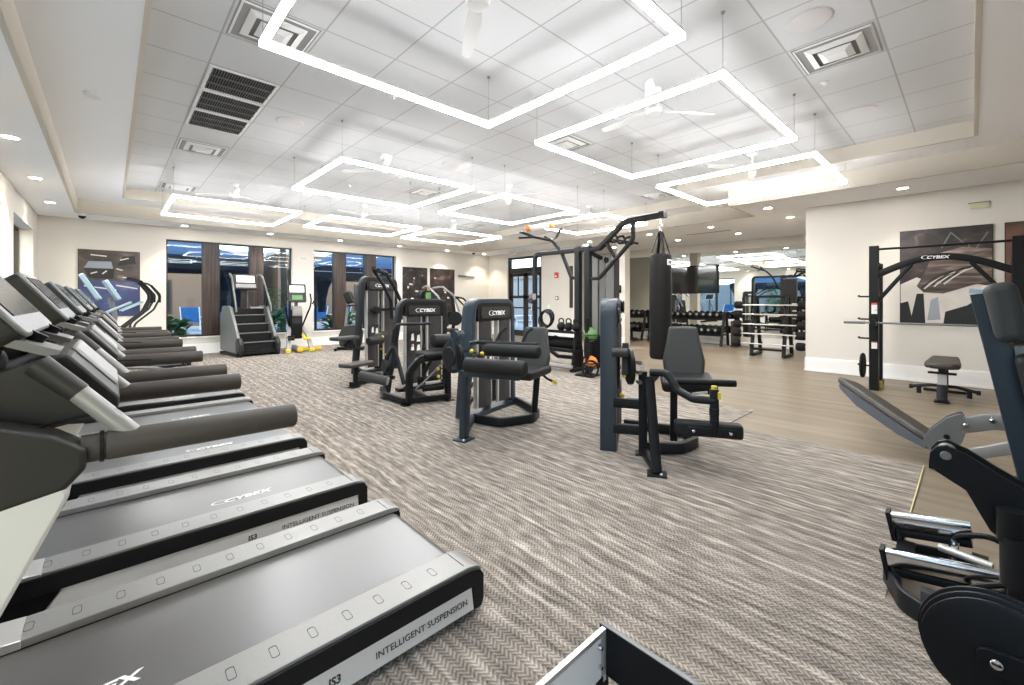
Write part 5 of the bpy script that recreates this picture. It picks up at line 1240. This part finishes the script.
lv.prism(lp, (2.5, 0, 0), (0, 1, 0), (0, 0, 1), .02); lv.prism(lp, (2.60, 0, 0), (0, 1, 0), (0, 0, 1), .02)
y0, z0 = onx(946, 455, 2.5); lv.use(M_mgrey); lv.cyl((2.484, y0, z0), (2.49, y0, z0), .018); lv.use(M_silp); lv.cyl((2.51, y0-.0, z0), (2.59, y0, z0), .03)
yb, zb = onx(1000, 470, 2.55); lv.box((2.55, -.06, .57), (.06, .03, .03)); lv.build('lever_plate', t, bevel=.004)
c = MB(M_black); c.cyl((2.45, -.10, .40), (2.45, -.10, .52), .038, n=20); c.cyl((2.45, -.13, .24), (2.45, -.13, .42), .06, n=20); bolt(c, (2.42, -.11, .30), (-1, .2, 0), .016); c.build('pivot_post', t)
for nm, x, a, d in (('far', 2.78, (.262, .238), (.0, .285)), ('near', 2.58, (.262, .138), (-.20, .205))):
    r = MB(M_chrome); r.bar([(x, a[0], a[1]), (x, d[0], d[1])], .055, .066, up=(0, 0, 1)); r.build('chrome_rail', t)
    e = MB(M_black); e.box((x, a[0]+.006, a[1]-.03), (.07, .016, .13), rx=-.2); e.bar([(x, a[0]-.03, a[1]-.05), (x, d[0], d[1]-.055)], .06, .035); e.bar([(x, a[0]-.02, a[1]-.02), (x-.06, a[0]-.04, .03)], .03, .02); e.build('rail_bracket', t)
b = MB(M_black); b.span((2.60, .18, .10), (2.76, .24, .16)); b.span((2.58, -.05, .10), (2.80, .0, .18)); b.bar([(2.66, .2, .12), (2.66, -.4, .12)], .05, .05); b.build('cross_member', t)
b = MB(M_char); b.bar([(3.0, .0, .045), (2.92, .22, .045), (2.62, .275, .045), (2.42, .20, .045), (2.28, .0, .045), (2.2, -.35, .045), (2.5, -.6, .045)], .022, .085, .10); b.build('base_loop', t)
b = MB(M_silver); b.cyl((2.70, .10, .20), (2.66, -.06, .20), .016, n=12); b.use(M_black); b.tube([(2.75, .06, .05), (2.75, .06, .25), (2.72, -.05, .30), (2.7, -.2, .25)], .012, 8, .08); b.tube([(2.5, .0, .05), (2.5, .02, .15), (2.5, -.1, .22), (2.5, -.3, .15)], .012, 8, .08); b.use(M_chrome); b.cyl((2.71, .055, .16), (2.71, .05, .24), .014, n=10); b.use(M_mgrey); b.box((2.55, .12, .03), (.05, .06, .06)); b.build('cables', t)
d = MB(M_black); c0 = (1.74, -.05, .325)
for k, (rr, xx) in enumerate(((.163, 1.80), (.159, 1.778), (.153, 1.756))): d.lathe([(rr-.012, -.009), (rr, -.004), (rr, .004), (rr-.012, .009)], (xx, c0[1], c0[2]), (-1, 0, 0), 48)
d.build('cam_disc', t)
d = MB(M_black); d.prism(fillet([(.04, -.03, 0), (.05, .03, 0), (-.25, .05, 0), (-.25, -.03, 0)], .03, 5, True) and [(q.x, q.y) for q in fillet([(.04, -.03, 0), (.045, .03, 0), (-.25, .05, 0), (-.25, -.03, 0)], .03, 5, True)], (1.742, -.05, .325), (0, 1, 0), (0, 0, 1), .016); d.use(M_chrome); d.lathe([(.014, 0), (.013, .008), (.004, .010)], (1.733, -.045, .325), (-1, 0, 0), 14); d.build('cam_arm', t, bevel=.003)
d = MB(M_black); d.bar([(1.82, -.05, .325), (1.9, -.2, .1), (2.2, -.4, .05)], .08, .08, .1); d.bar([(1.84, -.06, .30), (1.9, -.12, .02)], .08, .06); d.bar([(2.45, -.13, .03), (2.45, -.13, .28)], .08, .08); d.bar([(2.9, -.22, .02), (2.9, -.22, .30)], .09, .09); d.bar([(2.45, -.2, .05), (2.9, -.22, .05)], .07, .07); d.build('main_frame', t)

# ================================================================== low frame at the bottom edge
t = thing('low_frame_platform', 'corner of a low silver and black equipment frame at the bottom edge', 'equipment frame', (1.22, .85, 0), 0)
r = MB(M_silver); r.span((-1.5, -.016, .188), (-.010, .0, .203)); r.span((-1.5, -.006, .03), (-.012, .0, .185)); r.span((-.022, -.014, .03), (-.008, .0, .188)); r.use(M_white); r.span((-1.5, -.010, .035), (-.03, -.006, .178)); r.use(M_black); bolt(r, (-.04, -.010, .155), (0, -1, 0), .010); bolt(r, (-.04, -.010, .09), (0, -1, 0), .008); r.build('silver_rail', t)
r = MB(M_black); r.span((-.008, -1.2, .045), (.012, .012, .203)); r.use(M_mgrey); r.cyl((-.006, -.27, .09), (-.016, -.27, .09), .034, n=20); r.use(M_black); r.cyl((-.01, -.27, .09), (-.018, -.27, .09), .026, n=20); r.use(M_mgrey); r.span((-.007, -1.2, .203), (.011, .011, .206)); r.build('black_beam', t, bevel=.004)
for q in (((-1.4, -.04, 0), (-1.3, .0, .031)), ((-.06, -.012, 0), (.01, .0, .046)), ((-.008, -1.15, 0), (.012, -1.05, .046))):
    r = MB(M_rubber); r.span(*q); r.build('foot', t)
# ================================================================== outside
b = MB(M_patio); b.span((-16, YF+.3, -.12), (30, 40, -.02)); b.span((-16, -10, -.12), (XL-.32, YF+.3, -.02)); b.span((XD+T+.0, YB+.2, -.12), (30, YF+.3, -.021)); struct(b, 'patio', smooth=False)
b = MB(M_pool); b.span((1.0, 17.9, -.019), (11.5, 20.6, -.012)); b.use(M_white); b.span((.8, 17.7, -.019), (11.7, 17.9, .02)); struct(b, 'pool_water', smooth=False)
def building(label, x0, x1, y0, y1, h, mat):
    t = thing('building', label, 'building', ((x0+x1)/2, (y0+y1)/2, 0)); w, d = (x1-x0)/2, (y1-y0)/2
    m = MB(mat); m.span((-w, -d, -.05), (w, d, h)); m.build('walls', t, smooth=False)
    m = MB(M_stuccol); m.span((-w-.15, -d-.15, h), (w+.15, d+.15, h+.22)); m.build('cornice', t, smooth=False)
    n = max(2, int(2*w/3))
    for k in range(n):
        for z in ([.8, 3.6] if h > 5 else [.6]):
            x = -w+(k+.5)*2*w/n; f = MB(M_bronze); f.span((x-.6, -d-.05, z), (x+.6, -d+.02, z+1.7)); fo = f.build('window', t, smooth=False)
            g = MB(M_scr_off); g.span((x-.52, -d-.06, z+.08), (x+.52, -d-.045, z+1.62)); g.build('pane', fo, smooth=False)
building('tan building across the pool terrace, seen through the first window', -6, 6.2, 27, 32, 3.7, M_stucco)
building('tan building across the pool, seen between the second window canopies', 7, 17, 27, 32, 3.9, M_stucco)
building('pale building outside the glazed door', 17, 22, 13.5, 24, 2.5, M_stuccol)
def canopy(label, cx, cy, w, d, zv, za):
    t = thing('canopy_tent', label, 'canopy', (cx, cy, 0), 0, 'blue canopies outside the windows')
    r = MB(M_blue); a = (0, 0, za); c = [(-w, -d, zv+.36), (w, -d, zv+.36), (w, d, zv+.36), (-w, d, zv+.36)]
    for i in range(4):
        p, q = Vector(c[i]), Vector(c[(i+1) % 4]); v = Vector(a)
        mid = [(p*(1-k/4)+v*(k/4)+Vector((0, 0, -.10*math.sin(PI*k/4))), q*(1-k/4)+v*(k/4)+Vector((0, 0, -.10*math.sin(PI*k/4)))) for k in range(5)]
        for k in range(4): r.add([mid[k][0], mid[k][1], mid[k+1][1], mid[k+1][0]], [(0, 1, 2, 3)])
    r.build('roof', t)
    v = MB(M_navy)
    for (x0, y0, x1, y1) in ((-w, -d, w, -d+.02), (-w, d-.02, w, d), (-w, -d, -w+.02, d), (w-.02, -d, w, d)): v.span((x0, y0, zv), (x1, y1, zv+.37))
    v.use(M_paper); v.span((-w, -d-.004, zv+.18), (w, -d, zv+.195)); v.build('valance', t, smooth=False)
    for (sx, sy) in ((-1, -1), (1, -1), (1, 1), (-1, 1)):
        p = MB(M_bronze); p.cyl((sx*(w-.06), sy*(d-.06), -.02), (sx*(w-.06), sy*(d-.06), zv+.3), .04, n=10); p.build('pole', t)
        k = MB(M_navy); k.lathe([(.12, .9), (.14, 1.3), (.22, 1.7), (.34, zv-.1), (.36, zv)], (sx*(w-.36), sy*(d-.36), 0), n=12); k.build('tied_curtain', t)
canopy('navy canopy tent outside the first far window', 1.0, 15.9, 2.10, 1.45, 2.15, 3.5)
canopy('navy canopy tent outside the second far window', 6.95, 15.9, 2.15, 1.45, 2.05, 3.6)
def lounger(label):
    t = thing('pool_chair', label, 'chair', (0, 0, 0), 0, 'blue pool chairs outside')
    f = MB(M_white)
    for s in (-1, 1):
        f.tube([(s*.32, -.5, .02), (s*.32, -.5, .36), (s*.32, .4, .36), (s*.32, .75, 1.0)], .022, 8); f.tube([(s*.32, .4, .02), (s*.32, .4, .36)], .022, 8); f.tube([(s*.32, -.45, .36), (s*.32, -.4, .58), (s*.32, .5, .56)], .02, 8)
    f.build('frame', t)
    k = MB(M_sling); k.box((0, -.05, .36), (.6, .9, .02)); k.box((0, .575, .68), (.6, .02, .70), rx=-.5); k.build('sling', t)
    return t
l0 = lounger('blue sling pool chair across the pool, left of the first wood pier'); l0.location = (2.6, 23.0, 0); l0.rotation_euler = (0, 0, 2.9)
for i, (x, y, a, l) in enumerate([(3.7, 22.8, 175, 'blue sling pool chair across the pool, hidden partly by the first wood pier'), (5.0, 22.6, 185, 'blue sling pool chair across the pool behind the stair climber'), (6.2, 22.4, 180, 'blue sling pool chair across the pool behind the arc trainer'),
        (7.5, 22.2, 175, 'blue sling pool chair across the pool in the second window, leftmost there'), (8.5, 22.0, 182, 'blue sling pool chair across the pool in the second window, middle one'), (9.6, 21.9, 178, 'blue sling pool chair across the pool in the second window, by the canopy pole'), (14.2, 14.4, 60, 'blue sling pool chair outside the glazed door'), (-2.7, 10.9, 90, 'blue sling pool chair outside the left wall window by the far corner'), (-2.7, 7.4, 90, 'blue sling pool chair outside the second left wall window')]):
    dup(l0, (x, y, 0), a, l)
def leafy(name, label, cat, loc, h, r, n, mat, stem=True, palm=False):
    rnd = random.Random(hash((round(loc[0], 2), round(loc[1], 2))) % 9999); t = thing(name, label, cat, loc)
    m = MB(mat)
    for k in range(n):
        if palm: a = 2*PI*k/n; c = Vector((0, 0, h)); L = r*(.8+.4*rnd.random()); dr = Vector((math.cos(a), math.sin(a), .45+.5*rnd.random()))
        else:
            a = rnd.random()*2*PI; q = rnd.random()**.5*r; c = Vector((q*math.cos(a), q*math.sin(a), h*(.25+.75*rnd.random()))); L = .16+.16*rnd.random(); dr = Vector((math.cos(a+rnd.random()), math.sin(a+rnd.random()), rnd.random()))
        dr.normalize(); sd = dr.cross(Vector((0, 0, 1)))
        sd = sd.normalized() if sd.length > .01 else Vector((1, 0, 0))
        w = L*(.10 if palm else .28); dn = Vector((0, 0, -L*.35 if palm else -.03))
        pts = [c, c+dr*L*.4+sd*w+dn*.2, c+dr*L*.8+sd*w*.6+dn*.6, c+dr*L+dn*1.4, c+dr*L*.8-sd*w*.6+dn*.6, c+dr*L*.4-sd*w+dn*.2, c+dr*L*.5+dn*.2+Vector((0, 0, .02))]
        m.add(pts, [(0, 1, 6), (1, 2, 6), (2, 3, 6), (3, 4, 6), (4, 5, 6), (5, 0, 6)])
    m.build('fronds' if palm else 'foliage', t, smooth=False)
    s = MB(M_bark)
    if palm: s.tube([(0, 0, -.02), (.05, .03, h*.5), (0, 0, h)], .09, 10)
    else:
        for k in range(4): s.tube([(0, 0, -.02), (.2*r*math.cos(k*1.6), .2*r*math.sin(k*1.6), h*.4), (.5*r*math.cos(k*1.6), .5*r*math.sin(k*1.6), h*.8)], .012, 6)
    s.build('trunk' if palm else 'stems', t)
for (x, y, h, r, l) in [(1.12, 13.75, .8, .28, 'low green shrub outside the left end of the first window'), (2.2, 13.9, .7, .25, 'low green shrub outside the first window beside the pier'), (5.35, 13.8, .75, .4, 'low green shrub outside the second window'), (3.3, 13.8, 1.0, .4, 'green shrub outside the right end of the first window'), (.6, 22.0, 1.6, .6, 'green bush across the pool at the left'), (6.9, 24.8, 1.9, .8, 'green bush beyond the second canopy chairs'), (11.6, 24, 1.6, .8, 'green bush at the right of the second canopy')]:
    leafy('shrub', l, 'shrub', (x, y, 0), h, r, 240, M_leaf)
leafy('palm_tree', 'slender palm outside the right end of the first window', 'palm', (4.1, 15.3, 0), 3.1, 1.3, 26, M_leafb, palm=True)
leafy('palm_tree', 'tall palm standing beyond the first canopy', 'palm', (5.4, 24.5, 0), 4.9, 1.9, 26, M_leafb, palm=True)
for i, y in enumerate((2.6, 5.6, 8.2)):
    leafy('hedge_bush', 'green hedge bush outside the left windows, %s from the camera' % ORD[i], 'bush', (-4.3, y, 0), 1.9, .8, 420, M_leafb)
canopy('navy canopy tent outside the left windows', -7.9, 9.4, 2.0, 2.4, 2.1, 3.4)
b = MB(M_stuccol); b.span((-12, -6, -.05), (-11.7, 24, 2.6)); struct(b, 'wall_garden', smooth=False)

# ================================================================== sky, camera, view
w = bpy.data.worlds.new('sky'); SC.world = w; w.use_nodes = True; nt = w.node_tree; bg = nt.nodes['Background']
sky = nt.nodes.new('ShaderNodeTexSky'); sky.sky_type = 'NISHITA'; sky.sun_disc = False; sky.sun_elevation = math.radians(24); sky.sun_rotation = math.radians(200); sky.air_density = 1.0; sky.dust_density = 1.2
nt.links.new(sky.outputs['Color'], bg.inputs['Color']); bg.inputs['Strength'].default_value = 0.34
cam = bpy.data.cameras.new('camera'); co = bpy.data.objects.new('camera', cam); COL.objects.link(co)
co.location = (0, 0, 1.30); co.rotation_euler = (PI/2, 0, -math.atan(402/430.)); cam.sensor_width = 36; cam.sensor_fit = 'HORIZONTAL'; cam.lens = 430/1024*36; cam.shift_y = -42.5/1024; cam.clip_start = .05; cam.clip_end = 200
SC.camera = co
vs = SC.view_settings; vs.view_transform = 'Standard'; vs.look = 'None'; vs.gamma = 1.0; vs.use_curve_mapping = False; vs.exposure = 1.38
SC.cycles.max_bounces = 10; SC.cycles.diffuse_bounces = 5; SC.cycles.glossy_bounces = 5; SC.cycles.transparent_max_bounces = 12; SC.cycles.sample_clamp_indirect = 6.0
